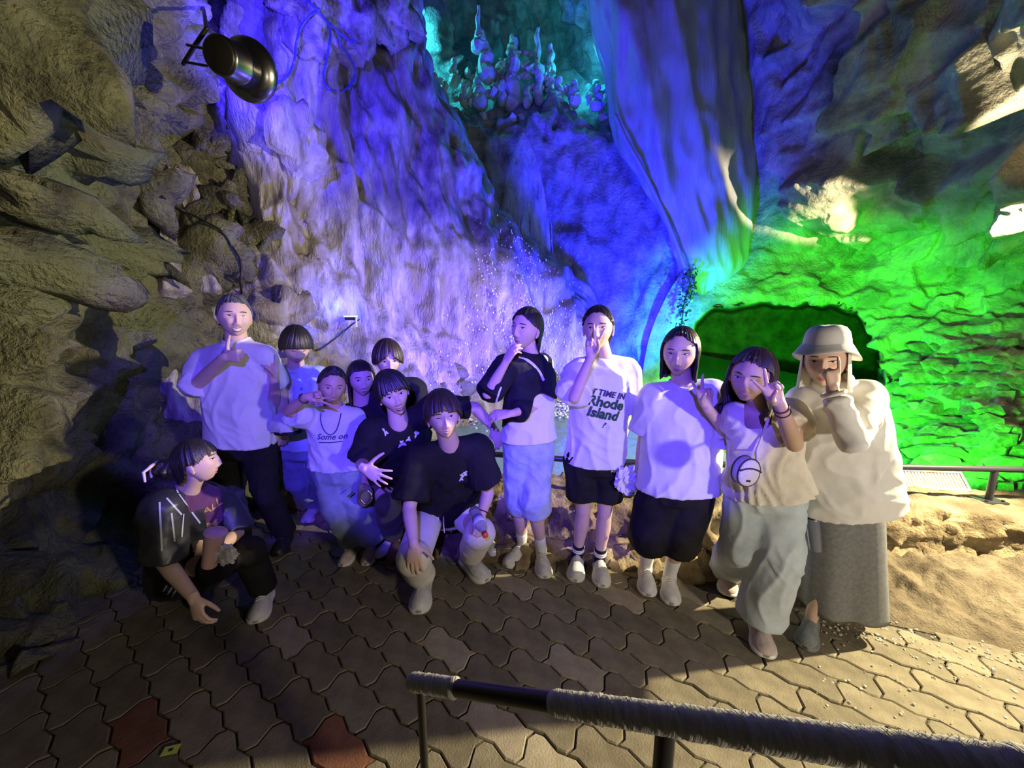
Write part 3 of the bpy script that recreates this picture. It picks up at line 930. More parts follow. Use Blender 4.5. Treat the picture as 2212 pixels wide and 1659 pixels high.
# ---- head
def head_vf(p):
    """head in its own frame: +Y face, +Z up, +X the person's right; rings run from the nose out to the back of the skull"""
    nr, ns = 60, 72
    t = np.linspace(0.008, 1, nr) ** 1.25 * PI * 0.985
    a = np.arange(ns) * 2 * PI / ns
    T, Aa = np.meshgrid(t, a, indexing='ij')
    d = np.stack([np.sin(T) * np.cos(Aa), np.cos(T), np.sin(T) * np.sin(Aa)], -1).reshape(-1, 3)
    x, y, z = d[:, 0] * 0.0755 * p.get('w', 1), d[:, 1] * 0.094, d[:, 2] * 0.113
    low = np.clip(-z / 0.113, 0, 1)
    jaw = p.get('jaw', 0.36)
    x = x * (1 - jaw * low ** 1.7)
    bk = np.clip(-d[:, 1], 0, 1)
    y = y * (1 - 0.62 * bk * sstep(0.15, 0.95, low))
    y = np.where(d[:, 1] > 0, y * (1 - 0.05 * low), y)
    z = np.where((z < 0) & (d[:, 1] < 0.2), z * (1 - 0.25 * sstep(0.2, -0.7, d[:, 1])), z)
    fr = sstep(0.0, 0.35, d[:, 1])
    g = lambda cx, cz, sx, sz: np.exp(-((np.abs(x) - cx) / sx) ** 2 - ((z - cz) / sz) ** 2)
    y = y - fr * 0.006 * np.clip(1 - (np.abs(x) / 0.06) ** 2, 0, 1) * g(0, -0.02, 9, 0.07)   # flatter face
    nose = np.interp(z, [-0.064, -0.054, -0.044, -0.034, 0.0, 0.016], [0, 0.011, 0.0205, 0.018, 0.007, 0])
    sx = np.interp(z, [-0.056, -0.044, -0.02, 0.01], [0.0165, 0.0145, 0.0095, 0.009])
    y = y + fr * nose * np.exp(-(x / sx) ** 2)
    y = y + fr * 0.006 * g(0.0145, -0.049, 0.006, 0.006)
    y = y - fr * 0.0085 * g(0.031, 0.001, 0.017, 0.0115)
    y = y + fr * (0.0045 * g(0.031, 0.0005, 0.012, 0.0055) + 0.003 * g(0.03, 0.024, 0.02, 0.008))
    y = y + fr * (0.005 * g(0.040, -0.030, 0.018, 0.017) + p.get('cheek', 0.0) * g(0.04, -0.045, 0.02, 0.02))
    mo = p.get('open', 0.0)
    y = y + fr * (0.006 * g(0, -0.072, 0.019, 0.0055) + 0.006 * g(0, -0.083 - mo, 0.016, 0.006) - 0.004 * g(0, -0.0775 - mo / 2, 0.022, 0.0028))
    y = y + fr * 0.007 * g(0, -0.103 - mo * 0.5, 0.018, 0.010)
    z = z - mo * 0.8 * sstep(0.07, 0.10, -z) * sstep(-0.1, 0.3, d[:, 1])
    V = np.stack([x, y, z], -1)
    F = grid_faces(nr, ns, True)
    return V, F

def ear_vf(side):
    s = Solid()
    s.ellip((side * 0.0775, -0.012, -0.012), ((0.006, 0.002, 0), (side * 0.004, 0.017, 0.004), (0, -0.006, 0.031)), 12, 8)
    s.ellip((side * 0.076, -0.004, -0.036), ((0.006, 0, 0), (0, 0.009, 0), (0, 0, 0.011)), 10, 6)
    return s.raw()

def frame_of(yaw, pitch, roll):
    """axes of a head: columns X (its right), Y (forward), Z (up); yaw>0 turns to image right, pitch>0 up, roll>0 tips the crown to image right"""
    y, p, r = map(math.radians, (yaw, pitch, roll))
    f = np.array([math.sin(y) * math.cos(p), -math.cos(y) * math.cos(p), math.sin(p)])
    up = vn(np.array([0, 0, 1.0]) - f * f[2])
    x = np.cross(f, up)
    up2 = up * math.cos(r) - x * math.sin(r)
    x2 = np.cross(f, up2)
    return np.stack([x2, f, up2], 1)

def patch(bv, cx, cz, w, h, curve=0.0, off=0.0012, nu=11, nv=4, power=0.6, slant=0.0, hb=None):
    """lens shape laid on the face"""
    V = []
    for v in np.linspace(-1, 1, nv):
        for u in np.linspace(-1, 1, nu):
            hh = (h if v > 0 or hb is None else hb) * max(0.0, 1 - u * u) ** power
            x, z = cx + u * w, cz + curve * u * u + slant * u + v * hh
            q = bv.ray_cast(Vector((x, 0.25, z)), Vector((0, -1, 0)))[0]
            yy = (q.y if q is not None else 0.05)
            V.append((x, yy + off, z))
    return np.array(V), grid_faces(nv, nu)[:, ::-1]

def disc_on(bv, cx, cz, r, off, hmax):
    V, n = [], 14
    q = bv.ray_cast(Vector((cx, 0.25, cz)), Vector((0, -1, 0)))[0]
    y0 = q.y if q is not None else 0.06
    V.append((cx, y0 + off + 0.0008, cz))
    for k in range(n):
        a = 2 * PI * k / n
        x, z = cx + r * math.cos(a), cz + max(-hmax, min(hmax, r * math.sin(a)))
        q = bv.ray_cast(Vector((x, 0.25, z)), Vector((0, -1, 0)))[0]
        V.append((x, (q.y if q is not None else y0) + off, z))
    return np.array(V), [[0, 1 + k, 1 + (k + 1) % n] for k in range(n)]

def join(parts):
    """[(V, F, material index)] -> V, F list, index list"""
    Vs, Fs, M, n = [], [], [], 0
    for V, F, m in parts:
        Vs.append(np.asarray(V, float))
        for f in (F.tolist() if isinstance(F, np.ndarray) else F):
            Fs.append([i + n for i in f])
            M.append(m)
        n += len(V)
    return np.concatenate(Vs), Fs, M

# ---- hair
def hair_vf(line, thick=0.016, clump=0.006, len_out=0.0, seed=0, nA=220, nS=26, tip=0.006, wave=0.0, part=None, back_out=0.0, top=0.0):
    """shell of hair from the crown to the hairline 'line' [(azimuth deg, z)], azimuth 0 at the face, + towards the person's right"""
    az = np.linspace(-180, 180, nA, endpoint=False)
    L = sorted(line)
    if L[0][0] > -180:
        L = [(-180, L[-1][1])] + L if L[-1][0] >= 180 else L
    zl = np.interp(az, [q[0] for q in L], [q[1] for q in L])
    rs = np.random.RandomState(seed)
    jit = 1.3 * perlin(np.stack([np.cos(np.radians(az)) * 9 + seed, np.sin(np.radians(az)) * 9, 0 * az], -1)) + 0.5 * rs.normal(0, 1, nA)
    zl = zl + tip * 0.5 * jit[:nA]
    rx, ry, zt = 0.0755 + thick, 0.094 + thick, 0.113 + thick + top
    ring_ = np.stack([np.cos(np.radians(az)), np.sin(np.radians(az)), 0 * az], -1)
    strand = 0.9 * perlin(ring_ * 5.3 + seed) + 0.7 * perlin(ring_ * 13.7 + seed) + 0.35 * rs.uniform(-1, 1, nA)
    V = np.zeros((nS + 2, nA, 3))
    ca_, sa_ = np.sin(np.radians(az)), np.cos(np.radians(az))
    for i in range(nS):
        s = i / (nS - 1)
        # run evenly along the path: crown -> equator -> straight down
        zz = zt + (zl - zt) * (s ** 1.35 if True else s)
        k = np.sqrt(np.clip(1 - np.clip(zz, 0, None) ** 2 / zt ** 2, 0, 1))
        k = np.where(zz < 0, 1 - np.clip(-zz, 0, 0.05) * 1.0 + len_out * np.clip(-zz, 0, 0.4), k)
        drop = np.clip(-zz - 0.02, 0, 1)
        cl = clump * strand * (0.25 + 0.75 * s)
        wv = wave * np.sin(zz * 55 + 2.2 * np.sin(np.radians(az) * 5) + seed) * np.clip(drop * 8, 0, 1)
        X = (rx * k + (cl + wv) * np.minimum(1, k * 2)) * ca_
        Y = (ry * k + (cl + wv) * np.minimum(1, k * 2)) * sa_ - 0.006
        Y = np.where(Y < 0, Y - back_out * np.clip(k, 0, 1), Y)
        V[i] = np.stack([X, Y, zz + 0.35 * cl], -1)
    V[nS] = V[nS - 1] * np.array([0.93, 0.93, 1]) + np.array([0, 0, 0.004])
    V[nS + 1] = V[nS - 1] * np.array([0.84, 0.84, 1]) + np.array([0, 0, 0.02])
    return V.reshape(-1, 3), grid_faces(nS + 2, nA, True)[:, ::-1]

SHORT = [(-180, -0.075), (-120, -0.055), (-100, 0.0), (-82, 0.015), (-72, -0.01), (-62, 0.03), (-45, 0.045), (-15, 0.05), (15, 0.05), (45, 0.045), (62, 0.03), (72, -0.01), (82, 0.015), (100, 0.0), (120, -0.055), (180, -0.075)]
HIGH = [(a, z + (0.022 if abs(a) < 60 else 0.004)) for a, z in SHORT]
FRINGE = [(-180, -0.08), (-120, -0.06), (-100, -0.005), (-84, 0.0), (-72, -0.02), (-58, 0.0), (-40, 0.022), (-12, 0.028), (20, 0.036), (40, 0.022), (58, 0.0), (72, -0.02), (84, 0.0), (100, -0.005), (120, -0.06), (180, -0.08)]
BOWL = [(-180, -0.07), (-120, -0.045), (-95, -0.01), (-75, -0.012), (-58, 0.004), (-30, 0.024), (0, 0.028), (30, 0.024), (58, 0.004), (75, -0.02), (95, -0.02), (120, -0.045), (180, -0.07)]
PULLED = [(-180, -0.085), (-120, -0.06), (-98, 0.005), (-80, 0.018), (-66, 0.028), (-50, 0.058), (-20, 0.078), (20, 0.078), (50, 0.058), (66, 0.028), (80, 0.018), (98, 0.005), (120, -0.06), (180, -0.085)]
def LONG(z, front=0.074, side=0.03, reach=68):
    return [(-180, z), (-reach - 14, z), (-reach, -0.06), (-reach + 8, side), (-42, 0.056), (-14, front), (14, front), (42, 0.056), (reach - 8, side), (reach, -0.06), (reach + 14, z), (180, z)]

# ---- hands
POSES = {
    'relax': ([(22, 30, 15), (26, 34, 18), (30, 38, 20), (34, 40, 22)], 4, (0.55, 0.78, -0.30)),
    'flat': ([(10, 14, 8)] * 4, 7, (0.75, 0.62, -0.12)),
    'spread': ([(4, 8, 5), (2, 8, 5), (4, 8, 5), (8, 10, 6)], 17, (0.95, 0.35, -0.05)),
    'fist': ([(78, 98, 60), (80, 100, 60), (82, 100, 60), (84, 100, 60)], 1, (0.35, 0.55, -0.75)),
    'thumb': ([(76, 100, 62), (78, 102, 62), (80, 102, 62), (82, 102, 62)], 1, (0.98, 0.25, 0.05)),
    'v': ([(2, 4, 3), (2, 4, 3), (74, 98, 55), (80, 98, 55)], 15, (0.15, 0.75, -0.65)),
    'point': ([(4, 6, 4), (78, 100, 60), (80, 100, 60), (82, 100, 60)], 2, (0.25, 0.65, -0.7)),
    'grip': ([(55, 62, 32), (58, 64, 34), (60, 66, 36), (62, 68, 38)], 2, (0.35, 0.55, -0.78)),
}
def add_hand(S, wrist, fdir, dorsal, pose, ts, sc=1.0, wr=0.025):
    """palm and five separate fingers rooted in the wrist; ts=-1 right hand, +1 left hand"""
    Yh = vn(fdir)
    Zh = vn(A3(dorsal, float) - Yh * np.dot(dorsal, Yh))
    Xh = np.cross(Yh, Zh) * ts
    w = A3(wrist, float)
    T = lambda x, y, z: w + sc * (x * Xh + y * Yh + z * Zh)
    a = np.arange(14) * 2 * PI / 14
    rings = []
    for y, rx, rz, cx in [(-0.02, 0.023, 0.019, 0), (0.0, 0.025, 0.018, 0), (0.02, 0.031, 0.0165, 0.002), (0.045, 0.037, 0.0155, 0.002), (0.07, 0.040, 0.0135, 0), (0.088, 0.039, 0.011, -0.001), (0.096, 0.034, 0.008, -0.001)]:
        rings.append([T(cx + rx * math.cos(q), y, rz * math.sin(q)) for q in a])
    S.loft(rings)
    # ball of the thumb
    S.ellip(T(0.022, 0.034, -0.008), (sc * 0.015 * Xh, sc * 0.027 * Yh, sc * 0.0125 * Zh), 12, 8)
    fing, spr, th = POSES[pose]
    bx = [0.029, 0.010, -0.009, -0.0275]
    by = [0.086, 0.092, 0.088, 0.079]
    ln = [0.070, 0.078, 0.072, 0.056]
    rad = [0.0086, 0.0088, 0.0083, 0.0074]
    for k in range(4):
        ang_ = math.radians(spr * (1.25, 0.35, -0.45, -1.3)[k] if pose != 'v' else (17, -13, -3, -6)[k])
        lat = math.sin(ang_)
        q = [(bx[k] * 0.92, by[k] - 0.022, 0.0), (bx[k], by[k], 0.001)]
        c, x, y, z = 0.0, bx[k], by[k], 0.001
        for j, fr in enumerate((0.46, 0.30, 0.24)):
            c += math.radians(fing[k][j])
            L = ln[k] * fr
            x += L * lat * max(0.0, math.cos(c))
            y += L * math.cos(c) * math.cos(ang_)
            z -= L * math.sin(c)
            q.append((x, y, z))
        r = rad[k]
        S.tube([T(*u) for u in q], [sc * r * f for f in (0.95, 1.06, 1.0, 0.93, 0.78)], 10)
    tdir = vn(th)
    q0 = np.array([0.017, 0.020, -0.006])
    q1 = q0 + tdir * 0.042 + np.array([0.006, 0, 0])
    bend = np.array([-0.25, 0.25, -0.05]) if pose in ('thumb', 'spread', 'flat', 'relax') else np.array([-0.75, 0.15, -0.1])
    q2 = q1 + vn(tdir + 0.35 * bend) * 0.034
    q3 = q2 + vn(tdir + 0.75 * bend) * 0.025
    S.tube([T(*u) for u in (q0, q1, q2, q3)], [sc * r for r in (0.0125, 0.0108, 0.0098, 0.0080)], 10)

# ---- garments
def arm_path(sh, el, wr, f):
    """points of the arm from the shoulder to the fraction f of its length"""
    sh, el, wr = map(lambda q: A3(q, float), (sh, el, wr))
    L1, L2 = np.linalg.norm(el - sh), np.linalg.norm(wr - el)
    d = f * (L1 + L2)
    if d <= L1:
        return [sh, sh + (el - sh) * 0.5 * d / L1, sh + (el - sh) * d / L1]
    return [sh, (sh + el) / 2, el, el + (wr - el) * (d - L1) / L2]

def sleeve(S, sh, el, wr, f, r0, r1, flat=1.0):
    pts = arm_path(sh, el, wr, f)
    d = vn(pts[1] - pts[0])
    pts = [pts[0] - d * 0.02] + pts
    rr = np.linspace(r0, r1, len(pts))
    S.tube(pts, rr, 18, False, (1, flat))
    S.ellip(pts[1], (r0 * 0.98 * np.array([1, 0, 0]), r0 * 0.98 * np.array([0, 1, 0]), r0 * 0.98 * np.array([0, 0, 1])), 16, 10)

def ring(c, X, Y, rx, ry, n=28, e=2.3):
    a = np.arange(n) * 2 * PI / n
    cx, sy = np.cos(a), np.sin(a)
    return A3(c) + (np.sign(cx) * np.abs(cx) ** (2 / e))[:, None] * rx * X + (np.sign(sy) * np.abs(sy) ** (2 / e))[:, None] * ry * Y

def torso_axes(J):
    S_ = (J['sa'] + J['sb']) / 2
    H_ = (J['ha'] + J['hb']) / 2
    ax = vn(J['n'] - H_)
    Xs = vn(J['sb'] - J['sa'])
    Xs = vn(Xs - ax * np.dot(Xs, ax))
    Xh = vn(J['hb'] - J['ha'])
    Xh = vn(Xh - ax * np.dot(Xh, ax))
    if np.dot(Xh, Xs) < 0:
        Xh = -Xh
    return S_, H_, ax, Xs, Xh

def torso(S, J, prof, hem=1.0, bow=0.0, front=0.0):
    """prof: [(t from neck 0 to hip 1, half width, half depth)]"""
    S_, H_, ax, Xs, Xh = torso_axes(J)
    L = np.linalg.norm(J['n'] - H_)
    for_ = []
    prof = list(prof[:-1]) + [(prof[-1][0] - 0.03, prof[-1][1] + 0.010, prof[-1][2] + 0.012), (prof[-1][0], prof[-1][1] + 0.014, prof[-1][2] + 0.016)]
    for t, w, d in prof:
        X = vn(Xs * (1 - min(t, 1)) + Xh * min(t, 1))
        Y = np.cross(ax, X)
        Y = Y if Y[1] < 0 else -Y          # towards the camera side
        c = J['n'] + (H_ - J['n']) * t + Y * bow * math.sin(PI * min(1, t)) + Y * front * t
        if t < 0.1:
            c = c * 0.5 + (J['n'] - ax * L * t) * 0.5
        for_.append(ring(c, X, Y, w, d))
    S.loft(for_)
    return ax, Xs, L

def wrinkle(V, F, amp, freq=(9, 9, 3.0), seed=0.0, fine=0.10, mask=None, axis=None):
    """cloth folds: long soft drags plus narrow ridges, bent by a slow warp; along 'axis' nothing moves, so hems stay clean"""
    N = normals(V, F)
    if axis is not None:
        N = N - np.outer(N @ axis, axis)
    w = np.stack([perlin(V * 2.3 + seed + 5 * i) for i in range(3)], -1) * 0.16
    q = (V + w) * A3(freq) + seed
    n1 = perlin(q)
    ridge = (1 - np.abs(n1)) ** 3 - 0.35
    n2 = perlin((V + w) * A3((3.4, 3.4, 1.5)) + seed * 1.7)
    q3 = (V + w[:, [1, 2, 0]]) @ np.array([[0.8, 0, 0.6], [0, 1, 0], [-0.6, 0, 0.8]]) * A3((5, 5, 15)) + seed
    cross = (1 - np.abs(perlin(q3))) ** 4 * sstep(0.0, 0.35, perlin(V * 3.1 + seed + 3)) 
    d = 0.9 * ridge + 1.0 * n2 + 0.7 * cross + fine * fbm(V * 30 + seed, 2)
    if mask is not None:
        d = d * mask
    return V + N * (1.7 * amp * d)[:, None]

def fair_edge(V, F, it=14):
    """draws the free edge of a cut garment into a smooth line"""
    E = np.concatenate([F[:, [0, 1]], F[:, [1, 2]], F[:, [2, 3]], F[:, [3, 0]]])
    key = np.sort(E, axis=1)
    _, inv, cnt = np.unique(key, axis=0, return_inverse=True, return_counts=True)
    B = E[cnt[inv.ravel()] == 1]
    if not len(B):
        return V
    deg = np.bincount(B.ravel(), minlength=len(V)).astype(float)
    on = deg > 0
    for _ in range(it):
        A = np.zeros_like(V)
        for k in range(3):
            A[:, k] = np.bincount(B[:, 0], V[B[:, 1], k], len(V)) + np.bincount(B[:, 1], V[B[:, 0], k], len(V))
        V = V.copy()
        V[on] += 0.5 * (A[on] / deg[on][:, None] - V[on])
    return V

def leg_path(h, k, a, f=1.0):
    return arm_path(h, k, a, f)

def shoe_parts(root, ankle, toe, mats, L=0.255, W=0.053, low=False, sole_h=0.028, laces=True, z0=0.0, name='shoe', lab=None, tread=None, tilt=0.0):
    """upper, sole and laces; toe = ground point under the toe cap, ankle tells where the foot comes from"""
    toe, ankle = A3(toe, float), A3(ankle, float)
    d = toe - ankle
    d[2] = 0
    d = vn(d)
    n = np.array([-d[1], d[0], 0])
    base = A3([toe[0], toe[1], z0]) - d * L
    st = np.array([0.0, 0.04, 0.10, 0.18, 0.27, 0.36, 0.46, 0.58, 0.70, 0.81, 0.90, 0.96, 1.0])
    wd = np.array([0.45, 0.62, 0.70, 0.72, 0.71, 0.72, 0.80, 0.93, 1.0, 0.96, 0.80, 0.58, 0.30]) * W
    hi = np.array([0.052, 0.066, 0.073, 0.072, 0.070, 0.074, 0.075, 0.067, 0.059, 0.053, 0.046, 0.037, 0.024]) + sole_h * 0.6
    if low:
        hi = np.array([0.03, 0.040, 0.047, 0.048, 0.050, 0.056, 0.063, 0.064, 0.060, 0.054, 0.045, 0.034, 0.020]) + sole_h * 0.6
    a = np.linspace(0, 2 * PI, 20, endpoint=False)
    up, so = [], []
    for i, t in enumerate(st):
        c = base + d * L * t
        tl = tilt * (1 - t)
        ring_ = []
        for q in a:
            x, z = math.cos(q), math.sin(q)
            zz = sole_h * 0.6 + (hi[i] - sole_h * 0.6) * (0.5 + 0.5 * z)
            k = 1.0 - 0.38 * sstep(0.2, 1.0, 0.5 + 0.5 * z)
            ring_.append(c + n * (np.sign(x) * abs(x) ** 0.75) * wd[i] * k + np.array([0, 0, zz + tl]))
        up.append(ring_)
        w2 = wd[i] + 0.004
        so.append([c + n * x * w2 + np.array([0, 0, z + tl + (0.012 * max(0, t - 0.85) / 0.15 if z < sole_h * 0.5 else 0)]) for x, z in
                   ((-0.96, 0.0), (-1.03, sole_h * 0.5), (-0.98, sole_h), (0, sole_h * 1.05), (0.98, sole_h), (1.03, sole_h * 0.5), (0.96, 0.0), (0, 0.0))])
    S = Solid()
    S.loft(up)
    V, F = S.raw()
    sh = link(name, mesh_from(name, V, F, [mats[0]]), root, lab)
    S = Solid()
    S.loft(so)
    V, F = S.raw()
    link('sole', mesh_from('sole', V, F, [tread or mats[1]]), sh)
    if laces:
        parts = []
        for t, w in ((0.43, 0.016), (0.49, 0.017), (0.55, 0.018), (0.61, 0.018)):
            c = base + d * L * t
            h = np.interp(t, st, hi) + 0.001
            V, F = tube_mesh([c - n * w + d * 0.004 + np.array([0, 0, h - 0.005]), c + np.array([0, 0, h + 0.003]), c + n * w - d * 0.004 + np.array([0, 0, h - 0.005])], 0.0028, 6)
            parts.append((V, F, 0))
        V, F, M = join(parts)
        link('laces', mesh_from('laces', V, F, [mats[1]]), sh)
    return sh

def decal(root, garment_vf, body, size, centre, right, up, mat, bold=0.0, shear=0.0, name='lettering', off=0.003, lift=0.3, vf=None):
    """flat print laid on the cloth: letters projected along the view of the chest"""
    V, F = garment_vf
    bv = BVHTree.FromPolygons([tuple(v) for v in V], F.tolist() if isinstance(F, np.ndarray) else F)
    tv, tf = vf if vf is not None else text_vf(body, size, bold, shear)
    c, X = A3(centre, float), vn(right)
    U = A3(up, float)
    U = vn(U - X * np.dot(U, X))
    D = np.cross(X, U)
    if D[1] > 0:
        D = -D
    out = []
    for v in tv:
        p = c + X * v[0] + U * v[1]
        q, nn, _i, _d = bv.ray_cast(Vector(p + D * lift), Vector(-D))
        out.append(A3(q) + D * off if q is not None else p)
    if not len(out):
        return None
    return link(name, mesh_from(name, out, tf, [mat], None, False), root)

def stripe_on(parent, vf, pts, width, mat, name='stripe', n=18):
    """flat stripe following the cloth through photo points"""
    b = BVHTree.FromPolygons([tuple(v) for v in vf[0]], vf[1].tolist())
    hit_ = []
    for q in curve_pts([(x, y, 0) for x, y in pts], n):
        h = b.ray_cast(Vector((0, 0, CAMZ)), Vector(vn(A3(P(q[0], q[1], 1)) - A3([0, 0, CAMZ]))))
        if h[0] is not None:
            hit_.append((A3(h[0]), A3(h[1])))
    if len(hit_) < 4:
        return None
    V = []
    for i, (p, nn) in enumerate(hit_):
        t = vn(hit_[min(i + 1, len(hit_) - 1)][0] - hit_[max(0, i - 1)][0])
        nn = nn if np.dot(nn, A3([0, 0, CAMZ]) - p) > 0 else -nn
        sd = vn(np.cross(t, nn)) * width / 2
        V += [p + nn * 0.003 - sd, p + nn * 0.003 + sd]
    return link(name, mesh_from(name, V, grid_faces(len(hit_), 2), [mat]), parent)

def ring_band(root, p0, p1, r, t, mat, name='bracelet', frac=0.9, lab=None):
    """thin torus around a limb from p0 to p1"""
    p0, p1 = A3(p0, float), A3(p1, float)
    d = vn(p1 - p0)
    c = p0 + (p1 - p0) * frac
    x = vn(np.cross(d, [0.3, 0.2, 0.9]))
    y = np.cross(d, x)
    n, m = 22, 6
    V = []
    for i in range(n):
        a = 2 * PI * i / n
        o = math.cos(a) * x + math.sin(a) * y
        for j in range(m):
            b = 2 * PI * j / m
            V.append(c + o * (r + t * math.cos(b)) + d * t * math.sin(b))
    F = [[i * m + j, ((i + 1) % n) * m + j, ((i + 1) % n) * m + (j + 1) % m, i * m + (j + 1) % m] for i in range(n) for j in range(m)]
    return link(name, mesh_from(name, V, F, [mat]), root, lab)

def person(label, sp):
    J = {}
    for k, q in sp['j'].items():
        J[k] = A3(P(*q))
    feet = [J[k] for k in ('ka', 'kb') if k in J]
    at = (J['ha'] + J['hb']) / 2
    if 'toes' in sp:
        fs = [A3(PG(*q)) for q in sp['toes'].values()]
        at = np.mean(fs, axis=0)
        for s, f in zip(sp['toes'], fs):          # the ankle stands over the back of the foot
            d = f - J['n' + s] - A3([0, 0.12, 0])
            d[2] = 0
            J['n' + s] = f - vn(d) * 0.185 + A3([0, 0, 0.088])
    root = empty('person', (float(at[0]), float(at[1]), 0.0), label, 'person')
    J['root'] = root
    sk = sp.get('skin', SK_M)
    hs = sp.get('hs', 1.0)
    hc = A3(P(*sp['head']))
    fy_, fp_, fr_ = sp['face']          # yaw counts from the direction of the viewer
    R = frame_of(fy_ + math.degrees(math.atan2(-hc[0], hc[1])), fp_, fr_)
    H2W = lambda V: (A3(V, float) * hs) @ R.T + hc
    # body: arms with hands
    S = Solid()
    ar = sp.get('arm', 1.0)
    for s, ts in (('a', -1), ('b', 1)):
        sh, el, wr = J['s' + s], J['e' + s], J['w' + s]
        mid = (el + wr) / 2
        fd, dr, pose = sp['hand' + s]
        S.tube([sh, sh * 0.5 + el * 0.5, el], [0.044 * ar, 0.043 * ar, 0.036 * ar], 14)
        S.tube([el, el * 0.7 + wr * 0.3, wr, wr + vn(fd) * 0.012], [0.036 * ar, 0.037 * ar, 0.0245 * ar, 0.024 * ar], 14)
        add_hand(S, wr, fd, dr, pose, ts, sp.get('hsc', 0.98), 0.025)
    Va, Fa = S.remesh(sp.get('vox', 0.0047), 2)
    # trunk, neck, legs
    S = Solid()
    S_, H_, ax, Xs, Xh = torso_axes(J)
    Yt = np.cross(ax, Xs)
    nk = sp.get('neckr', 0.052)
    jawp = hc + R @ A3([0, -0.018, -0.045]) * hs
    S.tube([J['n'] - ax * 0.07, J['n'], J['n'] * 0.5 + jawp * 0.5, jawp], [nk * 1.25, nk * 1.12, nk, nk], 18)
    S.tube([J['n'] - ax * 0.03, (J['n'] + J['sa']) / 2 - ax * 0.02, J['sa']], [0.05, 0.048, 0.05], 14)
    S.tube([J['n'] - ax * 0.03, (J['n'] + J['sb']) / 2 - ax * 0.02, J['sb']], [0.05, 0.048, 0.05], 14)
    hw = np.linalg.norm(J['sb'] - J['sa']) / 2
    ll = np.linalg.norm(J['n'] - H_)
    S.loft([ring(J['n'] - ax * ll * t, Xs, Yt, w, d, 22) for t, w, d in ((0.06, hw * 0.6, 0.06), (0.2, hw * 0.9, 0.085), (0.5, hw * 0.74, 0.08), (0.8, hw * 0.68, 0.08), (1.0, hw * 0.7, 0.085))])
    lg = sp.get('leg', 1.0)
    for s in ('a', 'b'):
        if 'k' + s not in J:
            continue
        h, k, a = J['h' + s], J['k' + s], J['n' + s]
        S.tube([h, h * 0.5 + k * 0.5, k * 0.9 + h * 0.1, k], [0.078 * lg, 0.068 * lg, 0.054 * lg, 0.052 * lg], 16)
        S.tube([k, k * 0.7 + a * 0.3, k * 0.3 + a * 0.7, a], [0.050 * lg, 0.055 * lg, 0.040 * lg, 0.034 * lg], 16)
        if s in sp.get('toes', {}):
            t = A3(PG(*sp['toes'][s]))
            dd = t - a
            dd[2] = 0
            S.tube([a, a + A3([0, 0, -0.03])], [0.033 * lg, 0.030 * lg], 12)
    Vt, Ft = S.remesh(0.0085, 3)
    Vh, Fh = head_vf(sp.get('fp', {}))
    bv = BVHTree.FromPolygons([tuple(v) for v in Vh], Fh.tolist())
    ears = [ear_vf(1), ear_vf(-1)] if sp.get('ears', True) else []
    parts = [(Va, Fa, 0), (Vt, Ft, 0), (H2W(Vh), Fh, 0)] + [(H2W(v), f, 0) for v, f in ears]
    V, F, _m = join(parts)
    link('body', mesh_from('body', V, F, [sk]), root)
    # face
    ex = sp.get('expr', {})
    eh = ex.get('eye', 0.0048)
    for sx in (1, -1):
        e = eh * (ex.get('wink', 1.0) if sx == ex.get('wside', 9) else 1.0)
        q = [(*patch(bv, sx * 0.0315, 0.0005, 0.0145, e, 0.0, 0.0010, slant=sx * 0.0012), 0),
             (*disc_on(bv, sx * 0.0315 + ex.get('look', 0.0), 0.0005, 0.0056, 0.0018, e * 0.95), 1),
             (*patch(bv, sx * 0.0315, 0.0005 + e * 0.92, 0.0165, 0.0016, -e * 0.95, 0.0024, slant=sx * 0.0014), 2)]
        V, F, M = join([(H2W(v), f, m) for v, f, m in q])
        link('eye', mesh_from('eye', V, F, [SCLERA, IRIS, LASH], M), root)
        v, f = patch(bv, sx * 0.0325, 0.0215, 0.019, 0.0028 * ex.get('brow', 1.0), -0.003, 0.0016, slant=sx * -0.0004)
        link('eyebrow', mesh_from('eyebrow', H2W(v), f, [sp.get('browm', BROW)]), root)
    mo = sp.get('fp', {}).get('open', 0.0)
    zc, mw, sm = -0.0775, ex.get('mw', 0.021), ex.get('smile', 0.0)
    q = []
    gap = ex.get('gap', 0.0)
    if gap:
        q.append((*patch(bv, 0, zc - mo / 2, mw * 0.96, gap, sm, 0.0022, power=0.55), 1))
        q.append((*patch(bv, 0, zc - mo / 2 + gap * ex.get('teeth_up', 0.0), mw * 0.86, gap * ex.get('teeth', 0.7), sm, 0.0030, power=0.5), 2))
    q.append((*patch(bv, 0, zc - mo / 2 + 0.0034 + gap, mw, 0.0034, sm, 0.0026 if gap else 0.0014, power=0.5), 0))
    q.append((*patch(bv, 0, zc - mo / 2 - 0.0042 - gap, mw * 0.88, 0.0040, sm * 0.9, 0.0026 if gap else 0.0014, power=0.5), 0))
    V, F, M = join([(H2W(v), f, m) for v, f, m in q])
    link('mouth', mesh_from('mouth', V, F, [sp.get('lip', LIP2), MOUTH, TEETH], M), root)
    for h in sp.get('hair', []):
        v, f = hair_vf(**h[1])
        link('hair', mesh_from('hair', H2W(v), f, [h[0]]), root)
    J.update(H2W=H2W, R=R, hc=hc, ax=ax, X=Xs, bv=bv, hs=hs)
    return root, J

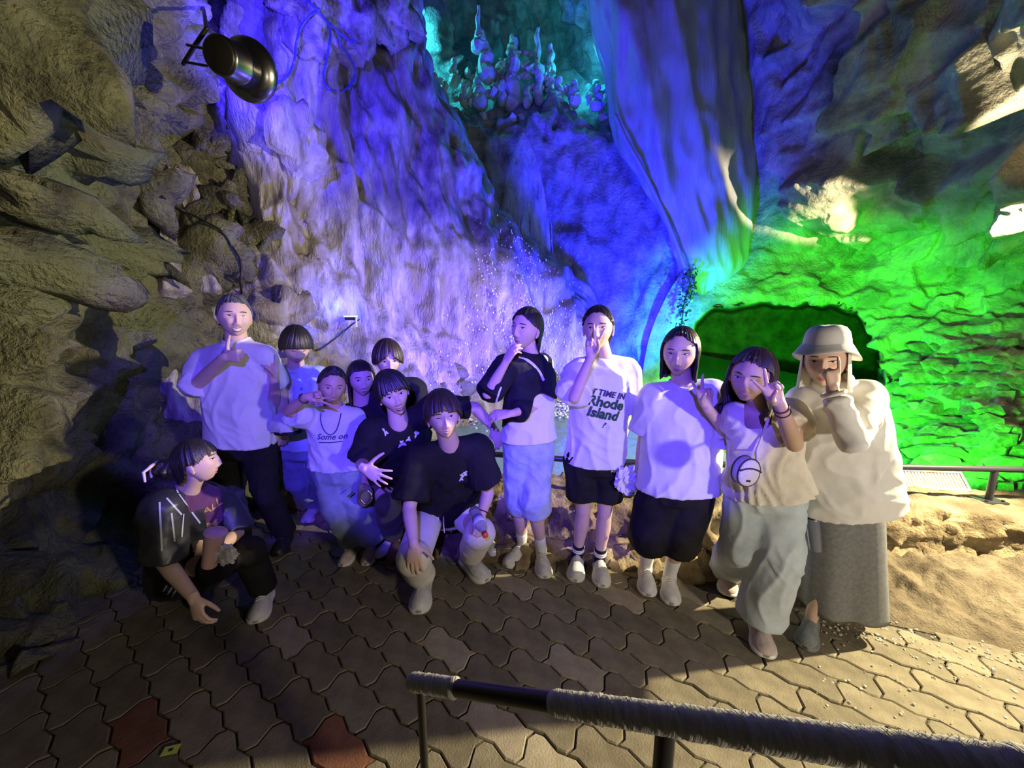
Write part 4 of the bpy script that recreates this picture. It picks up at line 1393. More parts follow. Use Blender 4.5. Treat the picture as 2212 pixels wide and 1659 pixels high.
def tee(root, J, name, mat, prof, fa, fb, ra, rb, amp=0.006, seed=0.0, hemt=1.0, bow=0.0, front=0.0, vox=0.0095, collar=0.062, lab=None, extra=None, cm=None, freq=(9, 9, 2.6), neck_drop=0.0, cut=None, csh=1.0):
    S = Solid()
    torso(S, J, prof, hemt, bow, front)
    for s, f, r in (('a', fa, ra), ('b', fb, rb)):
        sleeve(S, J['s' + s], J['e' + s], J['w' + s], f, r[0], r[1])
        S.tube([J['n'] - J['ax'] * 0.035, J['s' + s]], [0.068 * csh, r[0] * 0.95], 16)
    if extra:
        extra(S)
    V, F = S.remesh(vox, 3)
    V = wrinkle(V, F, amp * 1.25, freq, seed, axis=J['ax'])
    if cut is not None:
        m = cut(V[F].mean(axis=1))
        F = F[m]
        used = np.unique(F)
        re = np.full(len(V), -1)
        re[used] = np.arange(len(used))
        V, F = V[used], re[F]
        V = fair_edge(V, F)
    g = link(name, mesh_from(name, V, F, [mat]), root, lab)
    if collar:
        p = J['n'] + J['ax'] * (0.022 - neck_drop)
        n, m = 30, 8
        X = J['X']
        Yc = np.cross(J['ax'], X)
        Yc = Yc if Yc[1] < 0 else -Yc
        CV = []
        for i in range(n):
            a = 2 * PI * i / n
            o = math.cos(a) * X + math.sin(a) * Yc
            c = p + o * collar * A3([1, 1, 1]) - J['ax'] * (0.030 * max(0, math.sin(a)) + 0.004)
            for j in range(m):
                b = 2 * PI * j / m
                CV.append(c + o * 0.006 * math.cos(b) + J['ax'] * 0.012 * math.sin(b))
        CF = [[i * m + j, ((i + 1) % n) * m + j, ((i + 1) % n) * m + (j + 1) % m, i * m + (j + 1) % m] for i in range(n) for j in range(m)]
        link('collar', mesh_from('collar', CV, CF, [cm or mat]), g)
    return g, (V, F)

def trousers(root, J, name, mat, f=1.0, r=((0.10, 0.085, 0.07, 0.065), (0.10, 0.085, 0.07, 0.065)), waist=(0.17, 0.12), top=0.06, amp=0.007, seed=0.0, lab=None, vox=0.0095, freq=(9, 9, 2.8), belt_mat=None):
    S = Solid()
    H_ = (J['ha'] + J['hb']) / 2
    up = J['ax']
    X = vn(J['hb'] - J['ha'])
    X = vn(X - up * np.dot(X, up))
    Y = np.cross(up, X)
    S.loft([ring(H_ + up * t, X, Y, w * waist[0], w * waist[1], 26) for t, w in ((top + 0.05, 0.80), (top, 0.86), (0.0, 0.98), (-0.07, 0.98), (-0.1, 0.7))])
    for k, s in enumerate('ab'):
        p = leg_path(J['h' + s], J['k' + s], J['n' + s], f)
        rr = np.interp(np.linspace(0, 1, len(p)), np.linspace(0, 1, len(r[k])), r[k])
        S.tube(p, rr, 20, False)
        if len(p) == 4:
            kn = p[2]
            S.ellip(kn, tuple(rr[2] * 0.98 * np.eye(3)[i] for i in range(3)), 14, 9)
        S.ellip(p[0], tuple(rr[0] * np.eye(3)[i] for i in range(3)), 14, 9)
    V, F = S.remesh(vox, 3)
    V = wrinkle(V, F, amp * 1.0, freq, seed, axis=np.array([0, 0, 1.0]), mask=1 - sstep(top - 0.06, top - 0.01, (V - H_) @ up))
    V[:, 2] = np.maximum(V[:, 2], 0.012)
    return link(name, mesh_from(name, V, F, [mat]), root, lab), (V, F)

def sock(root, J, s, mat, f0=0.72, r=0.042, stripes=None, lab=None, name='sock'):
    k, a = J['k' + s], J['n' + s]
    p0 = k + (a - k) * f0
    pts = [p0, p0 * 0.5 + a * 0.5, a, a + A3([0, 0, -0.03])]
    V, F = tube_mesh(pts, [r * 1.05, r, r * 0.95, r], 16)
    o = link(name, mesh_from(name, V, F, [mat]), root, lab)
    for fr in stripes or []:
        c = p0 + (a - p0) * fr
        d = vn(a - p0)
        V, F = tube_mesh([c - d * 0.006, c + d * 0.006], r * 1.12, 16, False)
        link('stripe', mesh_from('stripe', V, F, [K_WHITE]), o)
    return o
# ------------------------------------------------------------------ the group
CAMD = (0, -1, 0.0)
def tp(w, *rows):
    return [tuple(r) for r in rows]

# 1. man in the white polo shirt, thumb up -------------------------------------------------
root, J = person('older man with greying hair in a white polo shirt giving a thumbs up', dict(
    head=(507, 683, 2.36), hs=1.06, face=(6, 2, 3), skin=SK_F, arm=1.12, neckr=0.058,
    fp=dict(jaw=0.22, cheek=0.005, w=1.10), expr=dict(eye=0.0034, gap=0.0062, teeth=0.95, smile=0.008, mw=0.026), lip=LIP2, browm=BROW,
    hair=[(HAIR_G, dict(line=HIGH, thick=0.010, clump=0.005, seed=3, top=0.006))],
    j=dict(n=(512, 740, 2.40), sa=(446, 776, 2.42), sb=(574, 770, 2.38), ea=(420, 838, 2.33), wa=(484, 772, 2.16), eb=(606, 850, 2.50), wb=(608, 925, 2.52),
           ha=(490, 958, 2.42), hb=(556, 952, 2.40), ka=(496, 1075, 2.40), kb=(578, 1070, 2.36), na=(505, 1188, 2.42), nb=(590, 1172, 2.38)),
    toes=dict(a=(500, 1222), b=(598, 1206)), handa=((1, -0.1, 0.12), (0.05, -1, 0.1), 'thumb'), handb=((0, 0, -1), (0.3, -1, 0), 'relax')))
PROF_M = tp(0, (0.0, 0.075, 0.065), (0.06, 0.13, 0.085), (0.15, 0.205, 0.11), (0.3, 0.205, 0.135), (0.6, 0.20, 0.15), (0.85, 0.21, 0.15), (1.0, 0.205, 0.14))
shirt, gv = tee(root, J, 'polo_shirt', C_WHITE, PROF_M, 0.42, 0.40, (0.078, 0.088), (0.078, 0.085), 0.006, 1.0, collar=0)
# turned-down collar and placket
for sgn in (-1, 1):
    n_, ax, X = J['n'], J['ax'], J['X']
    Yc = np.cross(ax, X); Yc = Yc if Yc[1] < 0 else -Yc
    ring_pts = []
    for a in np.linspace(-0.5, 1.55, 14):
        o = sgn * math.cos(a) * X + math.sin(a) * Yc
        c = n_ + o * 0.070 - ax * (0.030 * max(0, math.sin(a)))
        ring_pts.append((c + ax * 0.040, c + o * 0.034 - ax * (0.006 + 0.020 * max(0, math.sin(a)))))
    V = np.array([q for pr in ring_pts for q in (pr[0], pr[1], pr[1] + ax * 0.004 - Yc * 0.004)])
    link('collar', mesh_from('collar', V, grid_faces(14, 3), [C_WHITE]), shirt)
for k in range(3):
    decal(shirt, gv, '', 0, J['n'] - J['ax'] * (0.06 + 0.045 * k), J['X'], J['ax'], TEETH, name='button', off=0.005,
          vf=(A3([(0.005 * math.cos(q), 0.005 * math.sin(q), 0) for q in np.linspace(0, 2 * PI, 10, endpoint=False)]), [list(range(10))]))
trousers(root, J, 'trousers', C_BLACK, 1.0, ((0.105, 0.09, 0.078, 0.07),) * 2, (0.18, 0.13), seed=1)
for s in 'ab':
    shoe_parts(root, J['n' + s], PG(*dict(a=(500, 1222), b=(598, 1206))[s]), (S_BLACK, S_BLACK))

# 2. boy in the pale blue shirt ----------------------------------------------------------------
root, J = person('boy in a pale blue shirt looking down, two fingers raised', dict(
    head=(640, 748, 2.64), hs=1.05, face=(8, -20, 3), skin=SK_F, fp=dict(jaw=0.30), expr=dict(eye=0.0022, mw=0.018), lip=LIP,
    hair=[(HAIR_K, dict(line=BOWL, thick=0.024, clump=0.006, seed=5, top=0.006))],
    j=dict(n=(640, 796, 2.70), sa=(600, 815, 2.70), sb=(686, 812, 2.70), ea=(592, 884, 2.50), wa=(592, 822, 2.34), eb=(704, 885, 2.62), wb=(640, 918, 2.46),
           ha=(625, 962, 2.72), hb=(680, 962, 2.72), ka=(644, 1042, 2.70), kb=(702, 1040, 2.72), na=(656, 1105, 2.76), nb=(706, 1096, 2.84)),
    toes=dict(a=(660, 1133), b=(716, 1116)), handa=((-0.12, 0.05, 1), (0.1, 1, 0.1), 'v'), handb=((-1, -0.4, -0.15), (0, -0.3, 1), 'grip')))
PROF = lambda w, d=0.105: tp(0, (0.0, 0.068, 0.058), (0.06, 0.11, 0.075), (0.15, w * 0.95, d * 0.9), (0.3, w, d), (0.6, w * 0.98, d * 1.05), (0.85, w * 1.02, d * 1.05), (1.0, w * 1.04, d * 1.05))
shirt, gv = tee(root, J, 'shirt', C_SKY, PROF(0.185, 0.12), 0.38, 0.40, (0.078, 0.085), (0.078, 0.085), 0.007, 2.0, collar=0.068)
decal(shirt, gv, '', 0, J['n'] - J['ax'] * 0.24 + J['X'] * 0.02, J['X'], J['ax'], C_OFF, name='placket', vf=(A3([(x, y, 0) for y in np.linspace(-0.2, 0.2, 14) for x in (-0.014, 0.014)]), grid_faces(14, 2).tolist()))
decal(shirt, gv, '', 0, J['n'] - J['ax'] * 0.12 + J['X'] * 0.085, J['X'], J['ax'], C_DENIMB, name='emblem', vf=(A3([(0.012 * math.cos(q), 0.012 * math.sin(q), 0) for q in np.linspace(0, 2 * PI, 12, endpoint=False)]), [list(range(12))]))
trousers(root, J, 'jeans', C_DENIMB, 1.0, ((0.098, 0.088, 0.078, 0.075),) * 2, (0.165, 0.12), seed=2)
for s, q in (('a', (660, 1133)), ('b', (716, 1116))):
    shoe_parts(root, J['n' + s], PG(*q), (S_WHITE, S_SOLE), L=0.235)

# 3. girl in the grey T-shirt --------------------------------------------------------------------
root, J = person('girl in a grey T-shirt holding a sideways peace sign over her eye', dict(
    head=(718, 833, 2.16), hs=0.93, face=(5, -4, 7), skin=SK_T, arm=0.80, neckr=0.043, hsc=0.86, fp=dict(jaw=0.36), expr=dict(eye=0.0034, mw=0.018, brow=0.8),
    hair=[(HAIR_K, dict(line=PULLED, thick=0.008, clump=0.003, seed=7)), (HAIR_K, dict(line=[(-180, -0.16), (-150, -0.14), (-125, -0.05), (-100, 0.01), (0, 0.10), (100, 0.01), (125, -0.05), (150, -0.14), (180, -0.16)], thick=0.010, seed=8))],
    j=dict(n=(722, 884, 2.21), sa=(676, 904, 2.20), sb=(766, 902, 2.23), ea=(622, 888, 2.06), wa=(662, 857, 1.97), eb=(786, 965, 2.26), wb=(786, 1036, 2.22),
           ha=(712, 1005, 2.24), hb=(752, 1005, 2.24), ka=(730, 1100, 2.24), kb=(776, 1100, 2.26), na=(744, 1196, 2.26), nb=(790, 1194, 2.28)),
    toes=dict(a=(738, 1228), b=(790, 1226)), handa=((1, -0.03, -0.02), (-0.1, 1, 0.1), 'v'), handb=((0.12, -0.1, -1), (0.3, -1, 0), 'grip')))
shirt, gv = tee(root, J, 't_shirt', C_GREYTEE, PROF(0.155, 0.095), 0.36, 0.36, (0.066, 0.078), (0.066, 0.074), 0.006, 3.0, collar=0.056, bow=0.0)
decal(shirt, gv, 'Some on', 0.046, J['n'] - J['ax'] * 0.135 + J['X'] * 0.004, J['X'], J['ax'], K_NAVY, 0.0008, 0.35, name='lettering')
decal(shirt, gv, '', 0, J['n'] - J['ax'] * 0.165 + J['X'] * 0.004, J['X'], J['ax'], K_NAVY, name='underline', vf=(A3([(x, y - 10 * x * x * 0.04, 0) for y in (-0.0028, 0.0028) for x in np.linspace(-0.07, 0.06, 12)]), grid_faces(2, 12).tolist()))
Yc = np.cross(J['ax'], J['X']); Yc = Yc if Yc[1] < 0 else -Yc
cord = []
bvs = BVHTree.FromPolygons([tuple(v) for v in gv[0]], gv[1].tolist())
for q in np.linspace(0.15, PI - 0.15, 26):
    p = J['n'] + J['X'] * 0.056 * math.cos(q) - J['ax'] * (0.14 * math.sin(q) ** 0.9 - 0.02)
    h = bvs.ray_cast(Vector(p + Yc * 0.3), Vector(-Yc))[0]
    cord.append((A3(h) if h is not None else p + Yc * 0.06) + Yc * 0.004)
V, F = tube_mesh(cord, 0.0028, 6)
link('neck_cord', mesh_from('neck_cord', V, F, [K_NAVY]), root, 'thin dark cord necklace')
trousers(root, J, 'wide_jeans', C_DENIMG, 0.93, ((0.088, 0.086, 0.090, 0.098),) * 2, (0.135, 0.105), seed=3)
ring_band(root, J['ea'], J['wa'], 0.026, 0.004, M_BAND, frac=0.88)
for s, q in (('a', (738, 1228)), ('b', (790, 1226))):
    shoe_parts(root, J['n' + s], PG(*q), (S_PINK, S_SOLE), L=0.215, W=0.042)

# 4. dark-haired person half hidden behind the girl ------------------------------------------------
root, J = person('person with long black hair peeking out behind the girl in grey', dict(
    head=(780, 818, 2.36), hs=0.95, face=(10, 0, -2), skin=SK_F, fp=dict(jaw=0.38), expr=dict(eye=0.0046, mw=0.018), lip=LIP, vox=0.006,
    hair=[(HAIR_K, dict(line=LONG(-0.21, 0.062, 0.028, 74), thick=0.014, clump=0.005, seed=9))],
    j=dict(n=(782, 872, 2.42), sa=(738, 898, 2.42), sb=(826, 898, 2.44), ea=(742, 965, 2.46), wa=(760, 1030, 2.40), eb=(836, 965, 2.42), wb=(826, 1030, 2.36),
           ha=(775, 1010, 2.48), hb=(825, 1010, 2.48), ka=(790, 1100, 2.34), kb=(842, 1095, 2.30), na=(790, 1175, 2.42), nb=(846, 1172, 2.38)),
    toes=dict(a=(792, 1205), b=(850, 1222)), handa=((0, 0, -1), (0, -1, 0), 'relax'), handb=((0, -0.2, -1), (0, -1, 0), 'relax')))
tee(root, J, 'black_top', C_BLACK, PROF(0.16, 0.1), 0.40, 0.40, (0.07, 0.08), (0.07, 0.08), 0.006, 4.0, collar=0)
trousers(root, J, 'trousers', C_NAVY, 0.90, ((0.092, 0.08, 0.072, 0.066),) * 2, (0.15, 0.11), seed=4)
for s, q in (('a', (792, 1205)), ('b', (850, 1222))):
    shoe_parts(root, J['n' + s], PG(*q), (S_BROWN, S_BROWN), L=0.23, name='boot', laces=False)

# 5. young man at the back --------------------------------------------------------------------------
root, J = person('young man with parted dark hair standing at the very back', dict(
    head=(838, 776, 2.44), hs=0.97, face=(8, -6, 0), skin=SK_F, fp=dict(jaw=0.3), expr=dict(eye=0.0042, mw=0.02), vox=0.006,
    hair=[(HAIR_B, dict(line=[(-180, -0.07), (-120, -0.05), (-95, -0.02), (-75, -0.03), (-55, -0.012), (-38, 0.002), (-14, 0.03), (-2, 0.072), (10, 0.04), (38, 0.004), (55, -0.012), (75, -0.03), (95, -0.02), (120, -0.05), (180, -0.07)], thick=0.022, clump=0.007, seed=11, top=0.004))],
    j=dict(n=(842, 824, 2.48), sa=(793, 842, 2.48), sb=(892, 838, 2.50), ea=(790, 915, 2.50), wa=(798, 980, 2.46), eb=(905, 910, 2.52), wb=(900, 980, 2.46),
           ha=(820, 985, 2.50), hb=(875, 985, 2.50), ka=(822, 1080, 2.46), kb=(882, 1080, 2.46), na=(825, 1160, 2.50), nb=(885, 1160, 2.50)),
    handa=((0, 0, -1), (0, -1, 0), 'relax'), handb=((0, 0, -1), (0, -1, 0), 'relax')))
tee(root, J, 't_shirt', C_NAVY, PROF(0.19, 0.11), 0.40, 0.40, (0.078, 0.088), (0.078, 0.088), 0.006, 5.0)
trousers(root, J, 'trousers', C_BLACK, 1.0, ((0.095, 0.085, 0.075, 0.07),) * 2, (0.16, 0.12), seed=5)
for s in 'ab':
    shoe_parts(root, J['n' + s] + A3([0, 0.2, 0]), (*J['n' + s][:2] + A3([0, -0.13]), 0), (S_BLACK, S_BLACK))

# 6. grinning young man leaning forward ---------------------------------------------------------------
root, J = person('grinning young man in black leaning forward, one hand stretched out open', dict(
    head=(848, 848, 2.02), hs=1.0, face=(10, -2, -17), skin=SK_F, fp=dict(jaw=0.32, open=0.016, cheek=0.003), expr=dict(eye=0.005, gap=0.0075, teeth=0.45, teeth_up=0.45, smile=0.007, mw=0.023), lip=LIP,
    hair=[(HAIR_K, dict(line=FRINGE, thick=0.018, clump=0.008, seed=13, tip=0.016))],
    j=dict(n=(862, 915, 2.10), sa=(806, 930, 2.12), sb=(938, 880, 2.26), ea=(782, 1000, 2.10), wa=(784, 1010, 1.88), eb=(1026, 880, 2.34), wb=(1066, 924, 2.30),
           ha=(822, 1040, 2.42), hb=(885, 1035, 2.46), ka=(838, 1092, 2.14), kb=(985, 1105, 2.34), na=(838, 1190, 2.34), nb=(1052, 1178, 2.36)),
    toes=dict(a=(812, 1214), b=(1068, 1210)), handa=((0.86, -0.25, -0.36), (0.1, -1, 0.15), 'spread'), handb=((0.42, -0.2, -0.9), (0.5, -1, 0.3), 'relax')))
shirt, gv = tee(root, J, 't_shirt', C_BLACK, tp(0, (0.0, 0.07, 0.06), (0.08, 0.13, 0.08), (0.2, 0.19, 0.11), (0.45, 0.185, 0.12), (0.8, 0.185, 0.12), (1.08, 0.18, 0.12)), 0.40, 0.50, (0.082, 0.088), (0.08, 0.072), 0.006, 6.0, collar=0.064, neck_drop=0.01)
def splotch(n, r, seed):
    a = np.linspace(0, 2 * PI, n, endpoint=False)
    rr = r * (0.75 + 0.35 * np.sin(a * 3 + seed) + 0.2 * np.sin(a * 7 + seed * 2))
    return A3([(0, 0, 0)] + [(q * math.cos(t), q * math.sin(t), 0) for q, t in zip(rr, a)]), [[0, 1 + i, 1 + (i + 1) % n] for i in range(n)]
def front_of(gv, px, py):
    d = vn(A3(P(px, py, 1.0)) - A3([0, 0, CAMZ]))
    b = BVHTree.FromPolygons([tuple(v) for v in gv[0]], gv[1].tolist())
    q = b.ray_cast(Vector((0, 0, CAMZ)), Vector(d))[0]
    return A3(q) if q is not None else None
for (x, y, r, sd) in ((820, 901, 0.012, 1), (899, 937, 0.018, 2), (868, 958, 0.024, 3), (882, 948, 0.016, 4)):
    q = front_of(gv, x, y)
    if q is not None:
        decal(shirt, gv, '', 0, q, J['X'], J['ax'], K_WHITE, name='print', vf=splotch(26, r, sd))
trousers(root, J, 'trousers', C_OLIVE, 0.92, ((0.10, 0.092, 0.08, 0.07),) * 2, (0.165, 0.12), seed=6, top=0.02)
for s, q in (('a', (812, 1214)), ('b', (1068, 1210))):
    sock(root, J, s, C_WHITE, 0.75, 0.04)
    shoe_parts(root, J['n' + s], PG(*q), (S_WHITE, S_SOLE), L=0.25, tread=S_BLACK)

# 7. young man crouching in front with hands on his knees -----------------------------------------------
root, J = person('young man crouching in front in black T-shirt and ivory trousers, hands on knees', dict(
    head=(957, 898, 1.90), hs=1.0, face=(7, 8, -6), skin=SK_F, fp=dict(jaw=0.33, cheek=0.003), expr=dict(eye=0.0040, wink=0.35, wside=1, gap=0.0028, teeth=0.8, smile=0.006, mw=0.02), lip=LIP,
    hair=[(HAIR_B, dict(line=FRINGE, thick=0.024, clump=0.006, seed=15, tip=0.012, top=0.006))],
    j=dict(n=(972, 962, 1.99), sa=(905, 992, 1.99), sb=(1030, 972, 2.04), ea=(884, 1098, 1.87), wa=(893, 1172, 1.74), eb=(1054, 1065, 2.02), wb=(1040, 1112, 1.94),
           ha=(930, 1098, 2.28), hb=(1000, 1094, 2.30), ka=(893, 1206, 1.80), kb=(1036, 1152, 2.00), na=(903, 1292, 1.90), nb=(1000, 1222, 2.16)),
    toes=dict(a=(904, 1332), b=(1052, 1262)), handa=((0.06, -0.3, -1), (0.0, -1, 0.35), 'flat'), handb=((-0.05, -0.75, -0.6), (0.25, -0.5, 0.9), 'grip')))
shirt, gv = tee(root, J, 't_shirt', C_BLACK, tp(0, (0.0, 0.075, 0.065), (0.07, 0.14, 0.09), (0.18, 0.21, 0.12), (0.45, 0.205, 0.14), (0.8, 0.20, 0.15), (0.98, 0.195, 0.14)), 0.50, 0.52, (0.09, 0.092), (0.09, 0.095), 0.008, 7.0, collar=0.066, neck_drop=0.012, front=0.0)
for (x, y, r, sd) in ((1000, 1027, 0.020, 1), (1005, 1020, 0.014, 5), (996, 1034, 0.012, 9)):
    q = front_of(gv, x, y)
    if q is not None:
        decal(shirt, gv, '', 0, q, J['X'], J['ax'], K_WHITE, name='emblem', off=0.003 + 0.001 * sd / 9, vf=splotch(30, r, sd))
tr, tv = trousers(root, J, 'trousers', C_IVORY, 0.90, ((0.10, 0.095, 0.092, 0.078), (0.10, 0.10, 0.095, 0.082)), (0.165, 0.13), seed=7, amp=0.008, top=0.05)
for dx in (-0.012, 0.014):
    c = (J['ha'] + J['hb']) / 2 + A3([dx, -0.19, 0.06])
    V, F = tube_mesh([c, c + A3([dx * 0.3, -0.03, -0.05]), c + A3([dx * 0.6, -0.035, -0.10])], 0.0032, 6)
    link('drawstring', mesh_from('drawstring', V, F, [C_IVORY]), tr)
ring_band(root, J['eb'], J['wb'], 0.027, 0.004, M_BAND, frac=0.86)
for s, q in (('a', (904, 1332)), ('b', (1052, 1262))):
    shoe_parts(root, J['n' + s], PG(*q), (S_WHITE, S_SOLE), L=0.28, W=0.060, sole_h=0.036)
P7 = J

# 8. woman in denim shorts, chin on her hand ----------------------------------------------------------------
root, J = person('woman in blue denim shorts and black jacket resting her chin on her hand', dict(
    head=(1137, 710, 2.14), hs=0.98, face=(-36, 7, 6), skin=SK_F, arm=0.86, neckr=0.044, hsc=0.9, leg=0.90, fp=dict(jaw=0.37), expr=dict(eye=0.0042, mw=0.018), lip=LIP,
    hair=[(HAIR_K, dict(line=[(-180, -0.13), (-130, -0.12), (-112, -0.10), (-98, -0.01), (-80, 0.015), (-66, 0.02), (-45, 0.045), (-15, 0.07), (15, 0.066), (45, 0.05), (66, 0.03), (80, 0.015), (98, -0.02), (112, -0.10), (130, -0.12), (180, -0.13)], thick=0.013, clump=0.004, seed=17))],
    j=dict(n=(1147, 768, 2.18), sa=(1096, 792, 2.10), sb=(1170, 788, 2.26), ea=(1054, 850, 2.00), wa=(1090, 788, 1.96), eb=(1178, 872, 2.18), wb=(1106, 893, 1.99),
           ha=(1120, 962, 2.18), hb=(1166, 958, 2.22), ka=(1122, 1082, 2.20), kb=(1154, 1082, 2.12), na=(1130, 1180, 2.26), nb=(1172, 1188, 2.20)),
    toes=dict(a=(1092, 1229), b=(1178, 1254)), handa=((0.50, -0.08, 0.95), (-0.75, -0.6, 0.3), 'relax'), handb=((-1, -0.1, -0.1), (0, -0.6, 0.9), 'relax')))
shirt, gv = tee(root, J, 'cropped_tee', C_WHITE, tp(0, (0.0, 0.062, 0.055), (0.07, 0.10, 0.07), (0.2, 0.145, 0.09), (0.45, 0.142, 0.1), (0.75, 0.15, 0.105), (0.93, 0.155, 0.11)), 0.2, 0.2, (0.066, 0.07), (0.066, 0.07), 0.006, 8.0, collar=0.056)
def jcut(C):
    """open front: the jacket stops along a curve that climbs towards her left side"""
    px, py = to_pix(C)
    return py < np.interp(px, [1030, 1075, 1100, 1132, 1146, 1154, 1172, 1200], [960, 930, 912, 914, 898, 856, 848, 862])
jk8, gj8 = tee(root, J, 'jacket', C_NAVY, tp(0, (0.0, 0.072, 0.064), (0.07, 0.112, 0.08), (0.2, 0.158, 0.104), (0.45, 0.158, 0.116), (0.75, 0.165, 0.122), (0.90, 0.168, 0.125)), 0.62, 0.90, (0.078, 0.072), (0.076, 0.06), 0.005, 8.5, collar=0, cut=jcut)
stripe_on(jk8, gj8, [(1120, 772), (1138, 778), (1154, 790), (1166, 805), (1174, 822)], 0.016, K_WHITE)  # white band painted in for the lit edge of the jacket
stripe_on(jk8, gj8, [(1082, 836), (1077, 850), (1073, 866), (1071, 876)], 0.010, K_WHITE)
trousers(root, J, 'denim_shorts', C_DENIM, 0.52, ((0.092, 0.092, 0.090, 0.09),) * 2, (0.145, 0.115), seed=8, top=0.05)
for s, q in (('a', (1092, 1229)), ('b', (1178, 1254))):
    sock(root, J, s, C_WHITE, 0.72, 0.036)
    shoe_parts(root, J['n' + s], PG(*q), (S_WHITE, S_SOLE), L=0.25, W=0.052)

# 9. woman in the lettered T-shirt, V sign before her face ------------------------------------------------------
root, J = person('woman in a long white lettered T-shirt and black shorts, fingers before her face', dict(
    head=(1292, 708, 2.06), hs=0.99, face=(-6, 2, -2), skin=SK_F, arm=0.85, neckr=0.046, hsc=0.92, leg=0.86, fp=dict(jaw=0.38), expr=dict(eye=0.0042, mw=0.018), lip=LIP,
    hair=[(HAIR_K, dict(line=PULLED, thick=0.008, clump=0.003, seed=19)), (HAIR_K, dict(line=[(-180, -0.14), (-150, -0.13), (-125, -0.05), (-100, 0.01), (0, 0.10), (100, 0.01), (125, -0.05), (150, -0.13), (180, -0.14)], thick=0.010, seed=20))],
    j=dict(n=(1304, 775, 2.11), sa=(1254, 800, 2.10), sb=(1352, 800, 2.14), ea=(1240, 858, 1.93), wa=(1276, 772, 1.84), eb=(1352, 905, 2.16), wb=(1334, 985, 2.07),
           ha=(1254, 985, 2.14), hb=(1312, 988, 2.14), ka=(1260, 1105, 2.16), kb=(1306, 1110, 2.14), na=(1256, 1206, 2.22), nb=(1302, 1206, 2.18)),
    toes=dict(a=(1242, 1262), b=(1302, 1274)), handa=((0.10, 0.0, 1), (0.15, 1, 0.05), 'v'), handb=((-0.16, -0.25, -1), (0.3, -1, 0), 'relax')))
shirt, gv = tee(root, J, 't_shirt', C_WHITE, tp(0, (0.0, 0.066, 0.058), (0.06, 0.12, 0.075), (0.15, 0.172, 0.095), (0.4, 0.168, 0.115), (0.75, 0.165, 0.12), (1.05, 0.16, 0.12)), 0.44, 0.46, (0.076, 0.094), (0.08, 0.10), 0.007, 9.0, collar=0.062, neck_drop=0.006)
right = J['X'] - 0.16 * J['ax']
for body, sz, dx, dy, mt, bd, shr in (('AT TIME IN', 0.044, -0.012, 0.172, K_NAVY, 0.0016, 0.18), ('Rhode', 0.075, -0.010, 0.222, K_GREEN, 0.0030, 0.12), ('Island', 0.075, -0.022, 0.282, K_GREEN, 0.0030, 0.12), ('?', 0.045, -0.012, 0.345, K_NAVY, 0.0008, 0.2)):
    decal(shirt, gv, body, sz, J['n'] - J['ax'] * dy + J['X'] * dx, right, J['ax'] + 0.16 * J['X'], mt, bd, shr)
trousers(root, J, 'shorts', C_BLACK, 0.36, ((0.098, 0.098, 0.10, 0.102),) * 2, (0.155, 0.118), seed=9, top=0.03)
ring_band(root, J['eb'], J['wb'], 0.0245, 0.003, M_BAND, frac=0.88)
for s, q in (('a', (1242, 1262)), ('b', (1302, 1274))):
    sock(root, J, s, C_BLACK, 0.82, 0.036, (0.15, 0.42))
    shoe_parts(root, J['n' + s], PG(*q), (S_WHITE, S_SOLE), L=0.255, W=0.053, sole_h=0.032)
P9 = J

# 10. woman in the plain white T-shirt and long black shorts --------------------------------------------------------
root, J = person('woman in plain white T-shirt and long black shorts making a V at her chest', dict(
    head=(1469, 760, 1.90), hs=1.03, face=(-6, -3, 2), skin=SK_F, arm=0.95, neckr=0.048, hsc=0.93, leg=0.95, fp=dict(jaw=0.31, cheek=0.003), expr=dict(eye=0.0034, mw=0.018), lip=LIP,
    hair=[(HAIR_K, dict(line=LONG(-0.145, 0.083, 0.036, 76), thick=0.012, clump=0.005, seed=21, back_out=0.0))],
    j=dict(n=(1474, 833, 1.95), sa=(1416, 858, 1.96), sb=(1536, 850, 1.93), ea=(1392, 945, 2.02), wa=(1380, 1015, 2.04), eb=(1584, 950, 1.84), wb=(1528, 880, 1.72),
           ha=(1428, 1045, 1.96), hb=(1500, 1045, 1.94), ka=(1406, 1140, 1.96), kb=(1472, 1145, 1.92), na=(1412, 1232, 2.02), nb=(1466, 1246, 1.98)),
    toes=dict(a=(1400, 1293), b=(1450, 1312)), handa=((-0.1, 0, -1), (-0.6, -0.6, 0), 'relax'), handb=((-0.28, 0.0, 1), (0.1, 1, 0.05), 'v')))
shirt, gv = tee(root, J, 't_shirt', C_WHITE, tp(0, (0.0, 0.068, 0.06), (0.06, 0.125, 0.08), (0.15, 0.185, 0.1), (0.35, 0.19, 0.125), (0.7, 0.195, 0.135), (1.04, 0.2, 0.14)), 0.46, 0.52, (0.082, 0.095), (0.082, 0.088), 0.007, 10.0, collar=0.064)
trousers(root, J, 'long_shorts', C_BLACK, 0.60, ((0.105, 0.115, 0.115, 0.112),) * 2, (0.185, 0.14), seed=10, top=0.03)
for s, q in (('a', (1400, 1293)), ('b', (1450, 1312))):
    sock(root, J, s, C_WHITE, 0.66, 0.040)
    shoe_parts(root, J['n' + s], PG(*q), (S_WHITE, S_SOLE), L=0.255, W=0.053)

